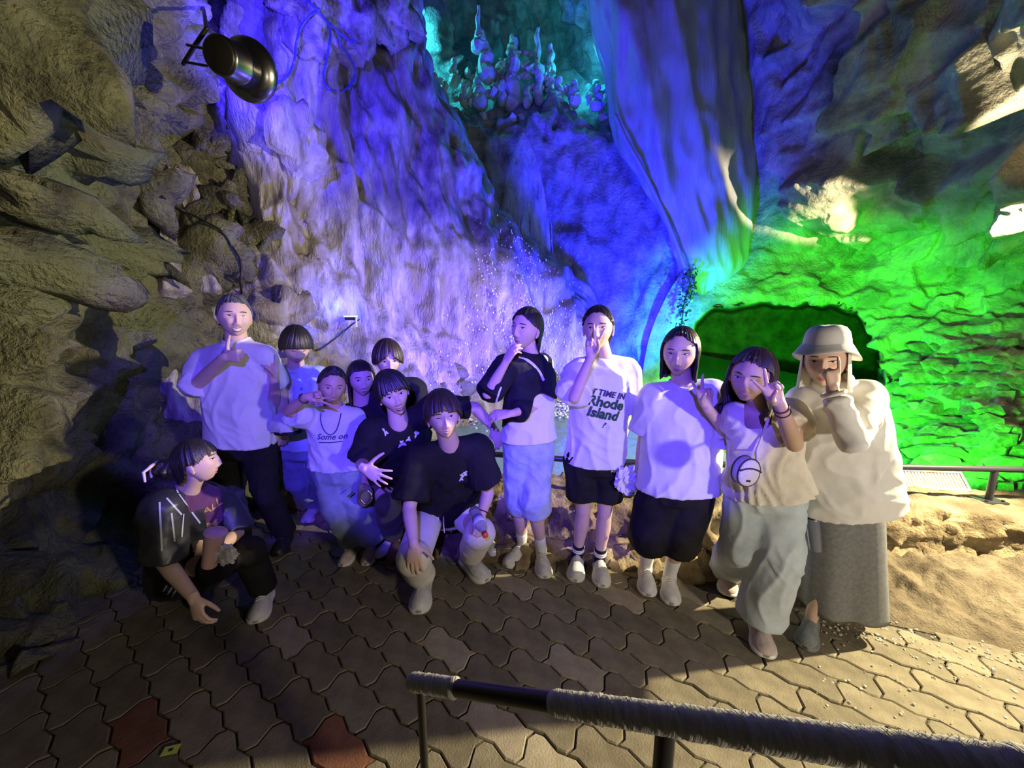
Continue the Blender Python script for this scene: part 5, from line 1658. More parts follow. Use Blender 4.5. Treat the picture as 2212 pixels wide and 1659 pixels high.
# 11. woman in the cream blouse and jeans -------------------------------------------------------------------------
root, J = person('smiling woman with long wavy hair in cream blouse and pale wide jeans', dict(
    head=(1622, 812, 1.62), hs=0.98, face=(-12, -4, 9), skin=SK_M, arm=0.90, neckr=0.045, hsc=0.92, fp=dict(jaw=0.36, cheek=0.004), expr=dict(eye=0.0034, gap=0.0016, teeth=0.9, smile=0.006, mw=0.022), lip=LIP,
    hair=[(HAIR_B, dict(line=LONG(-0.235, 0.078, 0.036, 76), thick=0.016, clump=0.008, seed=23, wave=0.012, len_out=0.9, back_out=0.02, tip=0.012))],
    j=dict(n=(1644, 874, 1.67), sa=(1594, 896, 1.70), sb=(1704, 892, 1.66), ea=(1586, 975, 1.80), wa=(1588, 1030, 1.78), eb=(1716, 960, 1.52), wb=(1684, 872, 1.42),
           ha=(1614, 1050, 1.74), hb=(1690, 1050, 1.70), ka=(1602, 1180, 1.78), kb=(1676, 1205, 1.68), na=(1598, 1266, 1.98), nb=(1664, 1372, 1.68)),
    toes=dict(a=(1572, 1292), b=(1654, 1427)), handa=((0.1, -0.2, -1), (-0.4, -1, 0), 'relax'), handb=((-0.55, -0.02, 0.85), (0.1, 1, 0.0), 'v')))
def blouse_extra(S):
    pass
def ncut(C):
    """square neckline"""
    px, py = to_pix(C)
    return ~((px > 1607) & (px < 1668) & (py < 926) & (C[:, 1] < J['n'][1] - 0.01)) & ~((py < 872) & (px > 1600) & (px < 1690))
shirt, gv = tee(root, J, 'blouse', C_CREAM, tp(0, (0.0, 0.062, 0.055), (0.07, 0.105, 0.075), (0.17, 0.148, 0.092), (0.4, 0.15, 0.108), (0.62, 0.148, 0.108), (0.64, 0.152, 0.112), (0.85, 0.17, 0.13), (1.02, 0.182, 0.14)), 0.22, 0.24, (0.066, 0.078), (0.072, 0.088), 0.008, 11.0, collar=0, freq=(17, 17, 3), cut=ncut)
trousers(root, J, 'wide_jeans', C_DENIMW, 1.0, ((0.10, 0.10, 0.10, 0.105),) * 2, (0.155, 0.122), seed=11, top=0.05, amp=0.007)
for k in range(2):
    ring_band(root, J['eb'], J['wb'], 0.0255, 0.003, M_BAND, frac=0.80 + 0.1 * k)
for s, q in (('a', (1572, 1292)), ('b', (1654, 1427))):
    shoe_parts(root, J['n' + s], PG(*q), (S_PINK, S_SOLE), L=0.25, W=0.053)
P11, G11 = J, gv

# 12. woman in the white bucket hat and windbreaker --------------------------------------------------------------------
root, J = person('woman in a white bucket hat, white windbreaker and long grey skirt', dict(
    head=(1783, 778, 1.61), hs=0.96, face=(-4, 0, -3), skin=SK_F, arm=0.9, neckr=0.046, hsc=0.80, leg=0.9, fp=dict(jaw=0.33), expr=dict(eye=0.0036, mw=0.018, smile=0.004), lip=LIP,
    hair=[(HAIR_K, dict(line=PULLED, thick=0.007, clump=0.002, seed=25))],
    j=dict(n=(1800, 838, 1.66), sa=(1742, 868, 1.72), sb=(1868, 860, 1.62), ea=(1738, 975, 1.76), wa=(1748, 1082, 1.72), eb=(1840, 955, 1.42), wb=(1798, 842, 1.47),
           ha=(1790, 1090, 1.70), hb=(1866, 1088, 1.66), ka=(1800, 1230, 1.70), kb=(1850, 1232, 1.70), na=(1798, 1352, 1.72), nb=(1845, 1285, 1.95)),
    toes=dict(a=(1738, 1408), b=(1822, 1300)), handa=((0.03, -0.1, -1), (-0.5, -0.9, 0), 'grip'), handb=((-0.1, 0.02, 1), (0.05, -1, 0.0), 'point')))
jk, gv = tee(root, J, 'windbreaker', C_NYLON, tp(0, (-0.06, 0.062, 0.06), (0.0, 0.075, 0.068), (0.07, 0.125, 0.09), (0.17, 0.175, 0.11), (0.4, 0.185, 0.14), (0.75, 0.195, 0.155), (1.0, 0.19, 0.15)), 0.97, 0.95, (0.082, 0.048), (0.086, 0.042), 0.0055, 12.0, collar=0, freq=(8, 8, 5))
for s in 'ab':
    ring_band(jk, J['e' + s], J['w' + s], 0.036, 0.008, C_NYLON, 'cuff', 0.93)
V, F = tube_mesh([J['n'] - J['ax'] * q + A3([0.0, 0.0, 0.0]) for q in (-0.045, 0.0)], [0.072, 0.080], 28, False)
link('collar', mesh_from('collar', V, F, [C_NYLON]), jk)
# skirt
H_ = (J['ha'] + J['hb']) / 2
B_ = A3(P(1815, 1306, 1.78))
X = vn(A3([1, -0.1, 0])); Yk = A3([0.1, 1, 0])
rows = []
for t in np.linspace(0, 1, 30):
    c = H_ + A3([0, 0.02, 0.06]) + (B_ - H_ - A3([0, 0.02, 0.06])) * t
    n = 96
    a = np.arange(n) * 2 * PI / n
    w = np.interp(t, [0, 0.15, 1], [0.14, 0.165, 0.205])
    rr = 1 + (0.015 + 0.075 * t) * (np.sin(a * 5 + 0.6) + 0.4 * np.sin(a * 9 + 2))
    rows.append(c + (w * rr * np.cos(a))[:, None] * X + (w * 0.72 * rr * np.sin(a))[:, None] * Yk)
inner = rows[-1] * 0.97 + rows[-1].mean(axis=0) * 0.03 + A3([0, 0, 0.02])
V = np.concatenate(rows + [inner]); F = grid_faces(31, 96, True)
link('skirt', mesh_from('skirt', V, F, [C_GREY]), root)
# hat: crown, brim with a seam, neck flap
Rh, hc = J['R'], J['hc']
hat_rows, n = [], 64
a = np.arange(n) * 2 * PI / n
for z, r, dz in ((0.152, 0.02, 0), (0.150, 0.05, 0), (0.142, 0.070, 0), (0.122, 0.085, 0), (0.092, 0.092, 0), (0.064, 0.096, 0), (0.060, 0.100, 0)):
    hat_rows.append(np.stack([0.90 * r * np.cos(a), 1.06 * r * np.sin(a) - 0.006, np.full(n, z) + 0.002 * np.sin(3 * a)], -1))
Vc = np.concatenate(hat_rows)
Sb = Solid(); Sb.loft([hat_rows[i] for i in range(len(hat_rows))][::-1])
V, F = Sb.raw()
hat = link('bucket_hat', mesh_from('bucket_hat', J['H2W'](V), F, [C_WHITE]), root)
br = []
for r, z in ((0.094, 0.070), (0.104, 0.054), (0.116, 0.034), (0.127, 0.016), (0.128, 0.011), (0.117, 0.027), (0.103, 0.047), (0.091, 0.062)):
    br.append(np.stack([0.94 * r * np.cos(a), 1.04 * r * np.sin(a) - 0.004, z + (0.22 * r * np.sin(a) + 0.008 * np.sin(3 * a + 1)) * (r - 0.088) / 0.04], -1))
link('brim', mesh_from('brim', J['H2W'](np.concatenate(br)), grid_faces(8, n, True), [C_WHITE]), hat)
fl = []
for t in np.linspace(0, 1, 10):
    aa = np.linspace(math.radians(-205), math.radians(25), 40)
    r = 0.088 + 0.012 * t + 0.006 * np.sin(aa * 9) * t
    fl.append(np.stack([0.94 * r * np.cos(aa), 1.05 * r * np.sin(aa) - 0.004, np.full(40, 0.058 - 0.19 * t)], -1))
link('neck_flap', mesh_from('neck_flap', J['H2W'](np.concatenate(fl)), grid_faces(10, 40), [C_OFF]), hat)
for s, q in (('a', (1738, 1408)), ('b', (1822, 1300))):
    shoe_parts(root, J['n' + s], PG(*q), (S_GREY, S_GREY), L=0.24, W=0.047, low=True, laces=False, name='clog')
P12 = J

# 13. woman squatting at the left edge of the group --------------------------------------------------------------------------
root, J = person('woman squatting in a dark striped shirt over purple tee, seen from the side', dict(
    head=(426, 997, 1.76), hs=0.92, face=(72, 10, 3), skin=SK_F, arm=0.98, neckr=0.048, hsc=0.98, fp=dict(jaw=0.34), expr=dict(eye=0.004, mw=0.018), lip=LIP,
    hair=[(HAIR_K, dict(line=[(-180, -0.09), (-120, -0.07), (-98, 0.0), (-80, 0.01), (-64, 0.02), (-45, 0.03), (-15, 0.035), (15, 0.04), (45, 0.03), (64, 0.015), (80, 0.01), (98, 0.0), (120, -0.07), (180, -0.09)], thick=0.012, clump=0.004, seed=27, tip=0.02))],
    j=dict(n=(404, 1062, 1.80), sa=(358, 1094, 1.70), sb=(486, 1082, 1.98), ea=(354, 1212, 1.64), wa=(418, 1290, 1.52), eb=(512, 1152, 1.92), wb=(474, 1182, 1.72),
           ha=(378, 1222, 1.95), hb=(440, 1218, 2.06), ka=(470, 1218, 1.70), kb=(538, 1192, 1.86), na=(398, 1300, 1.86), nb=(540, 1286, 1.84)),
    toes=dict(a=(424, 1318), b=(552, 1352)), handa=((0.45, -0.35, -0.85), (-0.4, -0.9, 0.45), 'relax'), handb=((-0.9, -0.4, 0.2), (-0.1, -0.8, 0.6), 'grip')))
shirt, gv = tee(root, J, 'purple_tee', C_PURPLE, tp(0, (0.0, 0.066, 0.058), (0.07, 0.115, 0.08), (0.18, 0.16, 0.1), (0.5, 0.16, 0.115), (0.9, 0.165, 0.12)), 0.25, 0.25, (0.07, 0.075), (0.07, 0.075), 0.006, 13.0)
q1, q2 = front_of(gv, 459, 1094), front_of(gv, 457, 1132)
for body, q, sz in (('ALL', q1, 0.06), ('M', q2, 0.07)):
    if q is not None:
        decal(shirt, gv, body, sz, q, J['X'], J['ax'], K_GOLD, 0.0012, 0)
M_GLOSS = principled('shirt_black_sheen', (0.022, 0.024, 0.028), 0.42, spec=0.5)
def ocut(C):
    px, py = to_pix(C)
    lo = np.interp(py, [1040, 1060, 1100, 1140, 1200, 1260], [412, 420, 440, 446, 450, 452])
    hi = np.interp(py, [1040, 1060, 1100, 1140, 1200, 1260], [470, 478, 482, 484, 480, 478])
    return ~((px > lo) & (px < hi) & (C[:, 1] < 1.93))
over, ov = tee(root, J, 'overshirt', M_GLOSS, tp(0, (0.0, 0.076, 0.068), (0.07, 0.13, 0.092), (0.18, 0.178, 0.118), (0.5, 0.18, 0.132), (0.9, 0.185, 0.14), (1.12, 0.19, 0.145)), 0.46, 0.46, (0.084, 0.092), (0.084, 0.09), 0.009, 13.5, collar=0, cut=ocut)
M_STRIPE = principled('stripe_pale', (0.42, 0.44, 0.46), 0.4)
bo = BVHTree.FromPolygons([tuple(v) for v in ov[0]], ov[1].tolist())
for k, (x0, y0, x1, y1) in enumerate([(345, 1085, 350, 1190), (370, 1108, 377, 1170), (360, 1076, 392, 1112), (378, 1042, 384, 1066), (386, 1068, 432, 1130), (352, 1278, 362, 1262), (362, 1284, 372, 1268), (371, 1290, 380, 1274), (396, 1110, 392, 1160)]):
    pts = []
    for t in np.linspace(0, 1, 16):
        d = vn(A3(P(x0 + (x1 - x0) * t, y0 + (y1 - y0) * t, 1)) - A3([0, 0, CAMZ]))
        h = bo.ray_cast(Vector((0, 0, CAMZ)), Vector(d))
        if h[0] is not None:
            pts.append((A3(h[0]), A3(h[1])))
    if len(pts) > 3:
        V = []
        for i, (p, nn) in enumerate(pts):
            tdir = vn(pts[min(i + 1, len(pts) - 1)][0] - pts[max(0, i - 1)][0])
            sd = vn(np.cross(tdir, nn)) * 0.0035
            nn = nn if np.dot(nn, A3([0, 0, CAMZ]) - p) > 0 else -nn
            V += [p + nn * 0.0025 - sd, p + nn * 0.0025 + sd]
        link('stripe', mesh_from('stripe', V, grid_faces(len(pts), 2), [M_STRIPE]), over)
trousers(root, J, 'trousers', C_BLACK, 1.0, ((0.105, 0.1, 0.085, 0.07),) * 2, (0.16, 0.13), seed=13)
S = Solid()
bun = J['hc'] + J['R'] @ A3([0.0, -0.115, 0.0])
S.ellip(bun, tuple(np.diag([0.042, 0.045, 0.05])), 16, 10)
for k in range(7):
    q = k * 0.9
    S.tube([bun + A3([0.03 * math.cos(q), 0.03 * math.sin(q), -0.03]), bun + A3([0.048 * math.cos(q + 0.6), 0.048 * math.sin(q + 0.6), 0]), bun + A3([0.03 * math.cos(q + 1.2), 0.03 * math.sin(q + 1.2), 0.042])], [0.012, 0.016, 0.008], 8)
V, F = S.remesh(0.005, 2)
hb_ = link('hair_bun', mesh_from('hair_bun', V, F, [HAIR_K]), root)
M_CLIP = principled('clip_pearl', (0.62, 0.50, 0.46), 0.3)
S = Solid()
for side in (-1, 1):
    b0 = bun + J['R'] @ A3([0.030 * side + 0.02, -0.035, 0.03])
    S.tube([b0 + A3([0, 0, 0.012]), b0 + A3([-0.012, -0.028, -0.006]), b0 + A3([-0.004, -0.036, -0.045])], [0.0075, 0.007, 0.005], 8)
S.tube([bun + J['R'] @ A3([-0.012, -0.035, 0.042]), bun + J['R'] @ A3([0.052, -0.035, 0.042])], [0.0075, 0.0075], 8)
V, F = S.raw()
link('hair_clip', mesh_from('hair_clip', V, F, [M_CLIP]), root, 'pale claw clip holding the hair bun')
for s, q, mt in (('a', (424, 1318), (S_WHITE, S_SOLE)), ('b', (552, 1352), (S_WHITE, S_SOLE))):
    shoe_parts(root, J['n' + s], PG(*q), mt if s == 'b' else (S_BLACK, S_BLACK), L=0.25, W=0.053)
P13 = J
# ------------------------------------------------------------------ things people hold or wear loose
def lathe(p0, p1, prof, n=24):
    """turned body along p0->p1; prof = [(t, radius)]"""
    p0, p1 = A3(p0, float), A3(p1, float)
    d = vn(p1 - p0)
    x = vn(np.cross(d, [0.21, 0.34, 0.92]))
    y = np.cross(d, x)
    a = np.arange(n) * 2 * PI / n
    S = Solid()
    S.loft([p0 + (p1 - p0) * t + r * (np.cos(a)[:, None] * x + np.sin(a)[:, None] * y) for t, r in prof])
    return S.raw()

def thing(name, label, cat, at, group=None):
    return empty(name, tuple(float(q) for q in at), label, cat, group)

def part(name, root, vf, mat, smooth=True, lab=None, mi=None):
    return link(name, mesh_from(name, vf[0], vf[1], mat if isinstance(mat, list) else [mat], mi, smooth), root, lab)

# water bottle with an orange-red cap
M_CLEAR = principled('clear_plastic', (0.86, 0.88, 0.95), 0.08, 0, 0.5, Transmission_Weight=0.75, IOR=1.25)
M_CAP = principled('cap_orange_red', (0.80, 0.10, 0.035), 0.45)
M_LABEL = principled('bottle_label', (0.55, 0.55, 0.78), 0.5)
b0, b1 = A3(P(1028, 1112, 1.92)), A3(P(1049, 1158, 1.76))
bd = vn(b1 - b0)
b0 = b1 - bd * 0.215
t = thing('water_bottle', 'clear plastic water bottle with an orange-red cap held against a knee', 'bottle', b0)
part('bottle_body', t, lathe(b0, b1 - bd * 0.02, [(0, 0.022), (0.02, 0.030), (0.25, 0.031), (0.3, 0.029), (0.35, 0.031), (0.6, 0.031), (0.78, 0.026), (0.9, 0.013), (1.0, 0.012)]), M_CLEAR)
part('label_band', t, lathe(b0 + bd * 0.075, b0 + bd * 0.125, [(0, 0.0316), (1, 0.0316)]), M_LABEL)
part('cap', t, lathe(b1 - bd * 0.022, b1, [(0, 0.0155), (0.8, 0.0155), (1.0, 0.0135)]), M_CAP)

# pink cup and crumpled tissue
M_PINK = principled('cup_pink', (0.78, 0.48, 0.44), 0.5)
M_TISSUE = textured('tissue_white', (0.74, 0.72, 0.70), (0.82, 0.80, 0.78), 20, 0.9, 0.3, 200)
c1, c0 = A3(P(466, 1150, 1.60)), A3(P(452, 1222, 1.60))
t = thing('drinking_cup', 'pale pink cup held by the squatting woman', 'cup', c0)
part('cup_body', t, lathe(c0, c1, [(0, 0.028), (0.02, 0.031), (0.95, 0.042), (1.0, 0.044)]), M_PINK)
part('rim', t, lathe(c1 - vn(c1 - c0) * 0.004, c1 + vn(c1 - c0) * 0.003, [(0, 0.0455), (1, 0.0455)]), M_PINK)
def crumple(c, r, seed, flat=(1, 0.7, 1.1), sub=4):
    V, F = rock_vf(seed, sub, (1, 1, 1), 0.4, 1.9)
    V = V * (1 + 0.16 * fbm(V * 2.6 + seed, 3, 0.6, True))[:, None] * A3(flat) * r
    return V + A3(c), F
V, F = crumple(P(488, 1196, 1.60), 0.032, 3, (1.2, 0.7, 1.1))
tag(link('paper_tissue', mesh_from('paper_tissue', V, F, [M_TISSUE], None, False)), 'crumpled white tissue pressed against the pink cup', 'tissue')
V, F = crumple(P(1350, 1036, 2.02), 0.048, 8, (0.95, 0.5, 1.2))
tag(link('paper_tissue', mesh_from('paper_tissue', V, F, [M_TISSUE], None, False)), 'white tissue bundle hanging from the hand of the lettered T-shirt wearer', 'tissue')

# tumbler in the lowered hand of the woman with the hat
M_TUMB = principled('tumbler_blue_grey', (0.16, 0.18, 0.24), 0.35, 0.3)
p0, p1 = A3(P(1762, 1188, 1.68)), A3(P(1752, 1098, 1.68))
t = thing('tumbler', 'slim blue-grey tumbler hanging from the lowered hand beside the grey skirt', 'bottle', p0)
part('tumbler_body', t, lathe(p0, p1, [(0, 0.024), (0.03, 0.027), (0.75, 0.029), (0.8, 0.027)]), M_TUMB)
part('lid', t, lathe(p0 + (p1 - p0) * 0.8, p1, [(0, 0.028), (0.7, 0.028), (1, 0.018)]), S_BLACK)

# olive pouch with a silver ring
M_POUCH = cloth('pouch_olive', (0.10, 0.095, 0.045), (0.20, 0.19, 0.10), scale=24)
M_STEEL = principled('steel_bright', (0.62, 0.62, 0.60), 0.28, 1.0)
pc = A3(P(788, 1072, 2.12))
t = thing('pouch', 'olive pouch with a silver ring held low by the girl in grey', 'pouch', pc)
S = Solid()
S.ellip(pc, ((0.042, 0, -0.01), (0, 0.03, 0), (0.018, 0, 0.07)), 18, 12)
S.ellip(pc + A3([-0.01, 0, 0.05]), ((0.03, 0, 0), (0, 0.024, 0), (0, 0, 0.03)), 14, 9)
V, F = S.remesh(0.006, 2)
part('pouch_body', t, (wrinkle(V, F, 0.004), F), M_POUCH)
V, F = tube_mesh([pc + A3([0.022 + 0.034 * math.cos(q), -0.035, 0.012 + 0.042 * math.sin(q)]) for q in np.linspace(0, 2 * PI, 25)], 0.0045, 8, False)
part('ring', t, (V, F), M_STEEL, lab='silver ring')
V, F = box_vf(pc + A3([-0.075, -0.02, 0.022]), (0.022, 0.003, 0.004), np.array(Matrix.Rotation(-0.7, 3, 'Y')).T)
part('zip_tab', t, (V, F), M_STEEL, False)

# baseball cap in the boy's hand
M_CAPB = cloth('cap_pale', (0.50, 0.52, 0.60))
cc = A3(P(614, 912, 2.36))
t = thing('sun_cap', 'pale cloth cap with dark brim held by the boy', 'hat', cc)
S = Solid()
n = 26
aa = np.arange(n) * 2 * PI / n
S.loft([cc + A3([0, 0, z]) + np.stack([r * np.cos(aa), 0.8 * r * np.sin(aa), 0 * aa], 1) for z, r in ((-0.055, 0.082), (-0.03, 0.084), (0.0, 0.080), (0.03, 0.070), (0.055, 0.050), (0.07, 0.02))])
V, F = S.remesh(0.006, 2)
V = wrinkle(V, F, 0.005, (14, 14, 14))
cp = part('crown', t, (V, F), M_CAPB)
br = np.concatenate([cc + A3([0.02, 0, -0.052]) + np.stack([r * np.cos(aa), 0.85 * r * np.sin(aa), np.full(n, z)], 1) for r, z in ((0.06, 0.0), (0.078, -0.004), (0.084, -0.012), (0.082, -0.018), (0.06, -0.010))])
part('brim', t, (br, grid_faces(5, n, True)), C_NAVY)

# crossbody bag of the woman in the cream blouse
M_BAG = textured('bag_canvas', (0.62, 0.58, 0.53), (0.74, 0.70, 0.65), 120, 0.85, 0.3, 400)
bc = A3(P(1611, 1016, 1.50))
bx = vn(A3([1, 0.1, -0.12])); bz = vn(A3([0.12, 0, 1])); by = np.cross(bz, bx)
t = thing('crossbody_bag', 'small cream half-moon crossbody bag with black piping worn at the hip', 'bag', bc)
def bag_outline(k=1.0):
    o = []
    for q in np.linspace(0, 2 * PI, 36, endpoint=False):
        x, z = math.cos(q), math.sin(q)
        z = z * (0.062 if z < 0 else 0.056)
        x = x * 0.047 * (1 + 0.12 * (z < 0) * -z / 0.06)
        o.append((x * k, z * k))
    return o
S = Solid()
S.loft([[bc + bx * x + bz * z + by * d for x, z in bag_outline(k)] for d, k in ((-0.026, 0.80), (-0.022, 0.95), (-0.016, 1.0), (0.016, 1.0), (0.022, 0.95), (0.026, 0.80))])
bb = part('bag_body', t, S.raw(), M_BAG)
for d in (-0.019, 0.019):
    V, F = tube_mesh([bc + bx * x + bz * z + by * d for x, z in bag_outline(1.0) + bag_outline(1.0)[:1]], 0.0034, 7, False)
    part('piping', t, (V, F), S_BLACK)
V, F = tube_mesh([bc + bx * x + bz * (0.018 - 6 * x * x * 0.9) - by * 0.0275 * math.copysign(1, np.dot(by, A3(CAMD)) * -1) for x in np.linspace(-0.045, 0.045, 12)], 0.0034, 7)
part('zip', t, (V, F), S_BLACK)
V, F = box_vf(bc + bz * -0.035 + bx * 0.0 - by * 0.027 * math.copysign(1, np.dot(by, A3(CAMD)) * -1), (0.009, 0.0015, 0.004), np.stack([bx, by, bz]))
part('woven_tag', t, (V, F), S_BLACK, False)
M_STRAP = cloth('strap_cream', (0.66, 0.60, 0.52))
bvg = BVHTree.FromPolygons([tuple(v) for v in G11[0]], G11[1].tolist())
strap = []
for q in np.linspace(0, 1, 30):
    px, py = 1632 + (1672 - 1632) * q, 980 + (872 - 980) * q
    d = vn(A3(P(px, py, 1)) - A3([0, 0, CAMZ]))
    h = bvg.ray_cast(Vector((0, 0, CAMZ)), Vector(d))
    Yd = h[0].y - 0.012 if h[0] is not None and h[0].y < 1.75 else 1.53 + 0.05 * q
    strap.append(A3(P(px, py, min(Yd, 1.60))))
strap = [bc + bx * 0.042 + bz * 0.03] + list(smooth_v(A3(strap), np.array([[i, i + 1, i + 1, i] for i in range(29)]), 3)[1:-1]) + [A3(P(1680, 868, 1.62)), A3(P(1688, 872, 1.70))]
V, F = tube_mesh(strap, 0.0055, 8)
part('strap', t, (V, F), M_STRAP)

# ------------------------------------------------------------------ railing on the low wall
M_RAIL = principled('rail_black_paint', (0.030, 0.032, 0.033), 0.32, 0.0, 0.5)
rail = thing('railing', 'black painted pipe railing along the top of the low stone wall', 'railing', (0.6, 2.4, 0.38))
rp = base + back * 0.24
rp = rp[::6].copy()
rp[:, 2] = 0.605
V, F = tube_mesh(rp, 0.021, 12)
part('top_rail', rail, (V, F), M_RAIL)
for q in ((2172, 1085), (1352, 1062), (1720, 1075), (1020, 1055), (880, 1050)):
    b = A3(PG(*q, 0.38))
    k = np.argmin(np.linalg.norm(rp[:, :2] - b[:2], axis=1))
    b = A3([rp[k][0], rp[k][1], 0.375])
    V, F = tube_mesh([b, b + A3([0, 0, 0.22])], 0.019, 12)
    po = part('post', rail, (V, F), M_RAIL)
    V, F = box_vf(b + A3([0, 0, 0.008]), (0.075, 0.055, 0.007))
    part('base_plate', po, (V, F), M_RAIL, False)
    for dx in (-0.055, 0.055):
        V, F = lathe(b + A3([dx, -0.035, 0.012]), b + A3([dx, -0.035, 0.026]), [(0, 0.009), (1, 0.009)], 6)
        part('bolt', po, (V, F), M_RAIL, False)

# ------------------------------------------------------------------ handrail in front
M_TUBE = principled('handrail_black', (0.022, 0.021, 0.020), 0.35)
def mat_wrap():
    m = textured('rail_wrap_fibre', (0.48, 0.47, 0.37), (0.72, 0.70, 0.56), 30, 0.75, 0, stretch=(6, 1, 1))
    nt = m.node_tree
    tc = [n for n in nt.nodes if n.type == 'TEX_COORD'][0]
    mp = nt.nodes.new('ShaderNodeMapping')
    mp.inputs['Rotation'].default_value = (0, 0, 0.25)
    mp.inputs['Scale'].default_value = (260, 8, 8)
    n = nt.nodes.new('ShaderNodeTexNoise')
    n.inputs['Scale'].default_value = 1.0
    n.inputs['Detail'].default_value = 4
    bp = nt.nodes.new('ShaderNodeBump')
    bp.inputs['Strength'].default_value = 0.7
    bp.inputs['Distance'].default_value = 0.003
    nt.links.new(tc.outputs['Object'], mp.inputs[0])
    nt.links.new(mp.outputs[0], n.inputs['Vector'])
    nt.links.new(n.outputs[0], bp.inputs['Height'])
    nt.links.new(bp.outputs[0], nt.nodes['Principled BSDF'].inputs['Normal'])
    return m
M_WRAP = mat_wrap()
def PZ(px, py, z):
    """point at camera-axis distance z"""
    u, v = (px - W_PX / 2) / FPX, (H_PX / 2 - py) / FPX
    d = A3([u, math.cos(PITCH) + v * math.sin(PITCH), -math.sin(PITCH) + v * math.cos(PITCH)])
    return A3([0, 0, CAMZ]) + d * z
h0, h1 = PZ(893, 1473, 0.98), PZ(1700, 1592, 0.50)
hd = vn(h1 - h0)
HL = np.linalg.norm(h1 - h0)
hrail = thing('handrail', 'handrail in front, black pipe wrapped in pale fibre tape', 'handrail', (float(h0[0]), float(h0[1]), 0.0))
V, F = tube_mesh([h0 + hd * 0.006, h1 + hd * 0.6], 0.0180, 20)
part('rail_pipe', hrail, (V, F), M_TUBE)
def along(px, lo=0.0, hi=1.6):
    """parameter on the rail that shows at photo column px"""
    for _ in range(40):
        m = (lo + hi) / 2
        x, _y = to_pix(h0 + hd * m)
        lo, hi = (m, hi) if x < px else (lo, m)
    return lo
rs = np.random.RandomState(2)
up_ = vn(A3([0, 0, 1]) - hd * hd[2])
sd_ = np.cross(hd, up_)
for a, b in ((0.0, along(985)), (along(1203), HL + 0.55)):
    n = max(8, int((b - a) / 0.005))
    q = np.linspace(a, b, n)
    r = 0.0215 + 0.0006 * rs.normal(size=n)
    V, F = tube_mesh([h0 + hd * k for k in q], list(r), 20)
    w = part('fibre_wrap', hrail, (V, F), M_WRAP)
    Vs, Fs, c = [], [], 0
    for k in range(int((b - a) * 1500)):      # frayed fibres standing along the upper edge
        f = rs.uniform(a + 0.004, b)
        th = rs.normal(0.15, 0.5)
        o = math.cos(th) * up_ + math.sin(th) * sd_
        p = h0 + hd * f + o * 0.0212
        tip = p + o * rs.uniform(0.001, 0.0045) + hd * rs.normal(0, 0.003)
        Vs += [p - hd * 0.0006, p + hd * 0.0006, tip]
        Fs.append([c, c + 1, c + 2]); c += 3
    link('frayed_fibre', mesh_from('frayed_fibre', Vs, Fs, [M_WRAP], None, False), w, kind='stuff')
for px, r in ((908, 0.0105), (1440, 0.0150)):
    f = along(px)
    p = h0 + hd * f
    V, F = tube_mesh([A3([p[0], p[1], 0.0]), p - A3([0, 0, 0.015])], r, 14)
    po = part('post', hrail, (V, F), M_TUBE)
    V, F = lathe(A3([p[0], p[1], 0.001]), A3([p[0], p[1], 0.009]), [(0, 0.045), (1, 0.042)], 20)
    part('foot_plate', po, (V, F), M_TUBE)

# ------------------------------------------------------------------ lamps and cables on the rock
allv, allf, n = [], [], 0
for o in [wl, wb, wg, bpy.data.objects['wall_curtain'], wr] + [o for o in COL.objects if o.name.startswith('boulder')]:
    v = np.empty(len(o.data.vertices) * 3, np.float32)
    o.data.vertices.foreach_get('co', v)
    v = v.reshape(-1, 3)
    allv.append(v)
    allf += [[i + n for i in p.vertices] for p in o.data.polygons]
    n += len(v)
BV_ALL = BVHTree.FromPolygons(np.concatenate(allv).tolist(), allf)
def on_rock(px, py, off=0.04):
    d = (P(px, py, 1) - Vector((0, 0, CAMZ))).normalized()
    h = BV_ALL.ray_cast(Vector((0, 0, CAMZ)), d)
    return A3(h[0]) - A3(d) * off if h[0] is not None else None
def cable(name, label, pts, r, off, mat, n=120):
    w = [on_rock(x, y, off) for x, y in pts]
    w = [q for q in w if q is not None]
    c = curve_pts(w, n)
    V, F = tube_mesh(c, r, 8)
    return tag(link(name, mesh_from(name, V, F, [mat])), label, 'cable')
M_CABLE = principled('cable_black', (0.02, 0.02, 0.022), 0.35)
M_CABLEB = principled('cable_blue', (0.05, 0.07, 0.30), 0.3)
cable('power_cable', 'blue cable curving from the round metal lamp up the rock', [(572, 196), (600, 180), (624, 160), (636, 130), (640, 95), (650, 62), (672, 32), (690, 20)], 0.011, 0.07, M_CABLEB)
cable('power_cable', 'blue cable hanging in a long loop below the ceiling', [(660, -4), (690, 26), (712, 60), (711, 100), (703, 140), (699, 170), (712, 192), (738, 196), (760, 180), (768, 155), (757, 125), (738, 100), (731, 78)], 0.011, 0.08, M_CABLEB)
cable('power_cable', 'short blue cable running across the top of the loop', [(672, 6), (705, 42), (728, 66), (750, 84), (768, 90)], 0.010, 0.09, M_CABLEB)
cable('thin_cable', 'thin black cable crossing the olive rock above the older man', [(352, 425), (380, 446), (412, 462), (450, 482), (480, 500), (500, 530), (518, 560), (522, 592), (518, 602), (522, 634)], 0.009, 0.03, M_CABLE)
cable('thin_cable', 'thin dark cable slanting up to the small bright lamp', [(690, 756), (715, 738), (740, 718), (762, 700), (776, 690)], 0.008, 0.03, M_CABLE)

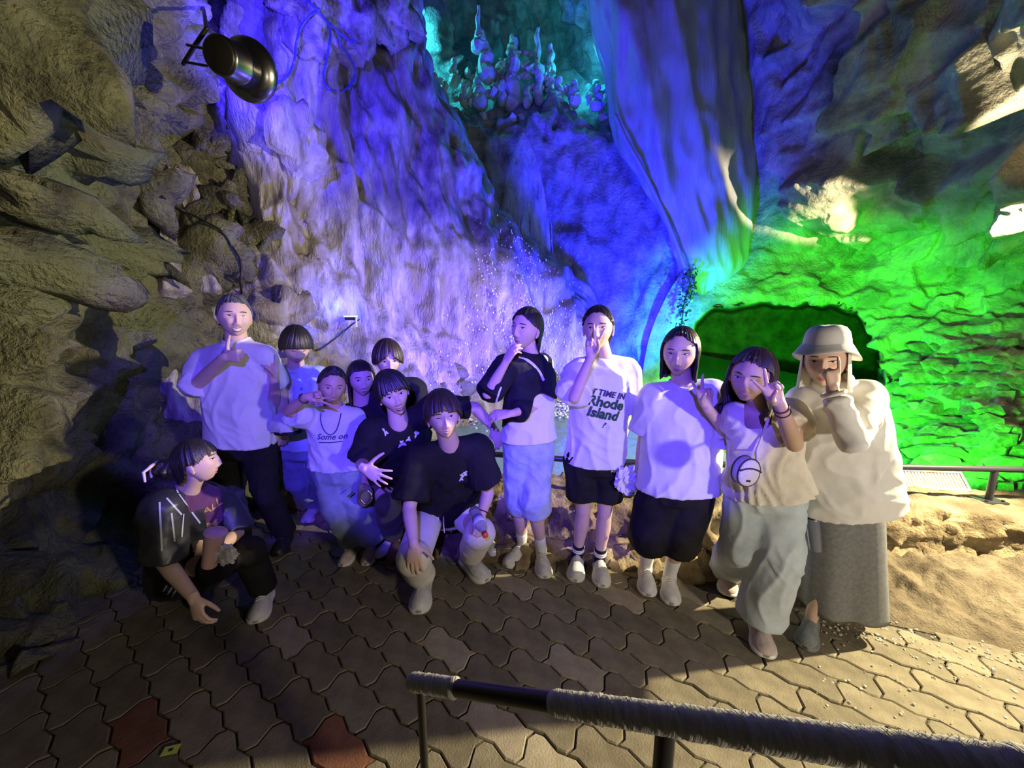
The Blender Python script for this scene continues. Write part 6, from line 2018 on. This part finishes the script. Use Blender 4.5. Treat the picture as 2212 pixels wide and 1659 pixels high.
M_LAMPM = principled('lamp_metal', (0.20, 0.19, 0.17), 0.28, 1.0)
M_LAMPD = principled('lamp_dark', (0.05, 0.045, 0.04), 0.4, 0.8)
l0 = A3(P(473, 118, 2.62)); l1 = A3(P(534, 150, 2.86))
ld = vn(l1 - l0)
LL = np.linalg.norm(l1 - l0)
t = thing('can_lamp', 'round metal can lamp with wide rim hanging on the upper left rock', 'lamp', l0)
part('housing', t, lathe(l0, l1, [(0, 0.0172), (0.01, 0.1015), (0.06, 0.1066), (0.5, 0.1101), (0.52, 0.1152), (0.6, 0.1152), (0.62, 0.1118), (0.82, 0.1290)], 44), M_LAMPM)
part('back_cover', t, lathe(l0 - ld * 0.006, l0 + ld * 0.004, [(0, 0.0860), (1, 0.0963)], 40), M_LAMPD)
part('reflector_rim', t, lathe(l0 + ld * LL * 0.78, l1 + ld * 0.05, [(0, 0.1204), (0.25, 0.1591), (0.5, 0.1789), (0.62, 0.1823), (0.8, 0.1840), (0.9, 0.1772)], 48), M_LAMPM)
part('lens', t, lathe(l1 + ld * 0.046, l1 + ld * 0.056, [(0, 0.1634), (1, 0.1548)], 40), principled('lamp_lens_blue', (0.1, 0.1, 0.9), 0.2, 0, 0.5, Emission_Color=(0.05, 0.03, 1, 1), Emission_Strength=6.0))
bkt = [A3(P(446, 62, 2.72)), A3(P(420, 100, 2.74)), A3(P(396, 138, 2.76))]
part('bracket', t, tube_mesh(bkt, 0.012, 8), M_LAMPD)
for (x0, y0, x1, y1) in ((404, 97, 446, 106), (400, 134, 446, 142)):
    part('strut', t, tube_mesh([A3(P(x0, y0, 2.75)), A3(P(x1, y1, 2.66))], 0.008, 8), M_LAMPD)
part('anchor', t, tube_mesh([A3(P(446, 62, 2.72)), A3(P(440, 20, 3.3)), A3(P(432, 0, 3.9))], 0.012, 8), M_LAMPD)

q = on_rock(758, 688, 0.14)
t = thing('small_lamp', 'small bright blue-white lamp fixed low on the flowstone behind the group', 'lamp', q)
V, F = box_vf(q, (0.055, 0.03, 0.018))
part('lamp_body', t, (V, F), M_LAMPD, False)
V, F = box_vf(q + A3([0.0, 0, 0.022]), (0.060, 0.032, 0.005))
part('light_strip', t, (V, F), principled('led_blue_white', (0.6, 0.8, 1), 0.4, 0, 0.5, Emission_Color=(0.45, 0.65, 1.0, 1), Emission_Strength=9.0), False)
V, F = box_vf(q + A3([0.06, -0.01, -0.04]), (0.005, 0.01, 0.05))
part('arm', t, (V, F), principled('arm_white', (0.8, 0.85, 0.9), 0.4, 0, 0.5), False)
lamp('small_lamp_glow', 'POINT', tuple(q + A3([-0.05, -0.10, 0.14])), (0.06, 0.08, 1.0), 14, 0.03)

# pale louvred floodlight lying behind the wall
M_HOUS = principled('housing_pale', (0.66, 0.63, 0.54), 0.5)
f0, f1_ = A3(P(1905, 1043, 2.78)), A3(P(2058, 1050, 2.70))
fx = vn(f1_ - f0); fz = vn(A3([0.06, 0.75, 0.8]) - fx * np.dot([0.06, 0.75, 0.8], fx)); fy = np.cross(fz, fx)
fc = (f0 + f1_) / 2
hl = np.linalg.norm(f1_ - f0) / 2
ax_ = np.stack([fx, fy, fz])
t = thing('floodlight', 'pale louvred floodlight housing lying behind the railing at the right', 'floodlight', fc)
part('housing', t, box_vf(fc + fy * 0.06, (hl, 0.05, 0.060), ax_), M_HOUS, False)
part('top_frame', t, box_vf(fc + fz * 0.066, (hl + 0.006, 0.115, 0.008), ax_), M_HOUS, False)
part('bottom_frame', t, box_vf(fc - fz * 0.066, (hl + 0.006, 0.115, 0.008), ax_), M_HOUS, False)
for sg in (-1, 1):
    part('end_plate', t, box_vf(fc + fx * sg * hl, (0.007, 0.115, 0.070), ax_), M_HOUS, False)
sl = mesh_from('slat', *box_vf((0, 0, 0), (0.0055, 0.05, 0.058), ax_), [M_HOUS], None, False)
for k in range(22):
    o = bpy.data.objects.new('slat', sl)
    COL.objects.link(o)
    o.location = (fc - fy * 0.055 + fx * hl * (-0.94 + 1.88 * k / 21)) - A3(t.location)
    o.parent = t

# ------------------------------------------------------------------ water: fall, spray, foam
def mat_fall():
    m = principled('falling_water', (0.70, 0.80, 0.90), 0.15, 0, 0.6, Transmission_Weight=0.55, IOR=1.33, Alpha=0.55)
    return m
M_FALL = mat_fall()
def mat_veil():
    m = bpy.data.materials.new('water_veil')
    m.use_nodes = True
    nt = m.node_tree
    b = nt.nodes['Principled BSDF']
    b.inputs['Base Color'].default_value = (0.72, 0.80, 0.86, 1)
    b.inputs['Roughness'].default_value = 0.35
    tc = nt.nodes.new('ShaderNodeTexCoord')
    mp = nt.nodes.new('ShaderNodeMapping')
    mp.inputs['Scale'].default_value = (16, 16, 0.7)
    n = nt.nodes.new('ShaderNodeTexNoise')
    n.inputs['Scale'].default_value = 1.0
    n.inputs['Detail'].default_value = 5
    r = nt.nodes.new('ShaderNodeMapRange')
    r.inputs[1].default_value, r.inputs[2].default_value = 0.30, 0.70
    r.inputs[3].default_value, r.inputs[4].default_value = 0.05, 0.55
    nt.links.new(tc.outputs['Object'], mp.inputs[0])
    nt.links.new(mp.outputs[0], n.inputs['Vector'])
    nt.links.new(n.outputs[0], r.inputs[0])
    nt.links.new(r.outputs[0], b.inputs['Alpha'])
    return m
rs = np.random.RandomState(21)
S = Solid()
apex = A3(P(1130, 285, 7.45))
def fall_pt(u, s, dep=0.0):
    foot = A3(P(1132 + 60 * u, 835, 6.8 + 0.3 * abs(u) + dep))
    return apex + (foot - apex) * A3([1 - (1 - s) ** 2.8, 1 - (1 - s) ** 2.0, s * s * 0.45 + 0.55 * s])
for k in range(70):
    u = rs.uniform(-1.15, 1.15)
    s0 = rs.uniform(0.30, 0.85)
    s1 = min(1.0, s0 + rs.uniform(0.06, 0.25))
    S.tube([fall_pt(u, s, -0.05) + rs.normal(0, 0.006, 3) for s in np.linspace(s0, s1, 7)], list(rs.uniform(0.003, 0.008) * np.array([0.5, 0.9, 1, 1, 1, 0.8, 0.4])), 5)
V, F = S.raw()
fall = empty('waterfall', tuple(A3(P(1130, 850, 7.0))), 'thin waterfall fanning down the blue grotto wall into the pool', 'waterfall')
VV = np.array([[fall_pt(u, s) for u in np.linspace(-1, 1, 40)] for s in np.linspace(0.004, 0.62, 60)])
VV[..., 1] += 0.012 * perlin(VV.reshape(-1, 3) * A3((12, 12, 1.0))).reshape(60, 40)
link('water_veil', mesh_from('water_veil', VV.reshape(-1, 3), grid_faces(60, 40), [mat_veil()]), fall)
link('water_streams', mesh_from('water_streams', V, F, [M_FALL]), fall, kind='stuff')
Vs, Fs, n = [], [], 0
ico = rock_vf(1, 1, (1, 1, 1), 0.1)
for k in range(700):
    y = 850 - 420 * rs.beta(1.1, 1.6)
    x = 1135 + rs.normal(0, 30 + 70 * (y - 430) / 420)
    Y = 6.9 - 1.0 * rs.uniform() * (x < 1150)
    d = on_rock(x, y, rs.uniform(0.02, 0.15))
    if d is None:
        continue
    V = ico[0] * rs.uniform(0.004, 0.010) * A3([1, 1, 1.8]) + d
    Vs.append(V); Fs.append(ico[1] + n); n += len(V)
link('water_drops', mesh_from('water_drops', np.concatenate(Vs), np.concatenate(Fs), [principled('drop', (0.9, 0.93, 1.0), 0.15, 0, 1.0)]), fall, kind='stuff')
Vs, Fs, n = [], [], 0
for (cx, cy, sx, sy, cnt) in ((1035, 880, 40, 26, 900), (1215, 878, 34, 22, 700), (1120, 872, 70, 14, 300)):
    for k in range(cnt):
        x, y = rs.normal(cx, sx * 0.6), rs.normal(cy, sy * 0.6)
        if y < 852:
            y = 852 + (852 - y) * 0.4
        c = A3(PG(x, y, 0.2)) + A3([0, 0, abs(rs.normal(0, 0.05))])
        if c[1] > 7.2:
            continue
        V = ico[0] * rs.uniform(0.006, 0.022) * A3([1.4, 1.4, 0.8]) + c
        Vs.append(V); Fs.append(ico[1] + n); n += len(V)
link('foam', mesh_from('foam', np.concatenate(Vs), np.concatenate(Fs), [principled('foam_white', (0.75, 0.80, 0.84), 0.7)]), fall, kind='stuff')

# rock standing in the pool, green with algae
M_ALGAE = textured('rock_algae', (0.08, 0.16, 0.05), (0.22, 0.36, 0.12), 12, 0.8, 0.8, 60)
V, F = rock_vf(31, 4, (1.3, 0.9, 0.7), 0.5)
V = V * 0.22 + A3(PG(1568, 965, 0.22))
tag(link('pool_rock', mesh_from('pool_rock', V, F, [M_ALGAE])), 'mossy rock standing in the pool behind the women at the right', 'rock')
V, F = rock_vf(33, 4, (1.3, 0.9, 0.8), 0.5)
V = V * 0.20 + A3(PG(1380, 905, 0.2))
tag(link('pool_rock', mesh_from('pool_rock', V, F, [M_ALGAE])), 'dark mossy rock at the pool edge behind the lettered T-shirt', 'rock')

# pipe down the edge of the blue curtain, creeper at its foot
pp_ = [P(1330, 250, 6.75), P(1352, 300, 6.7), P(1388, 365, 6.62), P(1430, 450, 6.55), P(1465, 535, 6.5), P(1482, 590, 6.45), P(1494, 650, 6.4)]
V, F = tube_mesh(curve_pts(pp_, 50), 0.032, 10)
tag(link('drain_pipe', mesh_from('drain_pipe', V, F, [principled('pipe_grey', (0.30, 0.32, 0.32), 0.5)])), 'grey pipe running down the right edge of the grotto beside the blue curtain', 'pipe')
M_LEAF = principled('creeper_leaf', (0.03, 0.05, 0.025), 0.7)
cr = thing('creeper', 'dark creeper hanging where the blue curtain meets the green rock', 'plant', P(1480, 700, 6.2))
stem = curve_pts([P(1492, 585, 6.35), P(1488, 620, 6.3), P(1478, 655, 6.25), P(1472, 700, 6.2)], 30)
part('stem', cr, tube_mesh(stem, 0.012, 6), M_LEAF)
Vs, Fs, n = [], [], 0
for k in range(170):
    c = stem[rs.randint(30)] + rs.normal(0, 0.06, 3)
    a, b = rs.normal(size=3), rs.normal(size=3)
    a = vn(a) * rs.uniform(0.02, 0.05); b = vn(np.cross(a, b)) * rs.uniform(0.015, 0.03)
    Vs += [c - a, c - b, c + a, c + b]
    Fs.append([n, n + 1, n + 2, n + 3]); n += 4
link('leaves', mesh_from('leaves', Vs, Fs, [M_LEAF], None, False), cr, kind='stuff')

# yellow-green slip of paper on the paving
c = A3(PG(369, 1620, 0.006))
t = thing('paper_slip', 'small yellow-green slip of paper lying on the dark paving', 'paper', c)
A_ = np.array(Matrix.Rotation(0.25, 3, 'Z')).T
part('slip', t, box_vf(c, (0.026, 0.016, 0.0012), A_), principled('paper_lime', (0.62, 0.75, 0.12), 0.7), False)
part('dark_mark', t, box_vf(c + A3([0, 0, 0.0014]), (0.007, 0.005, 0.0006), A_), S_BLACK, False)
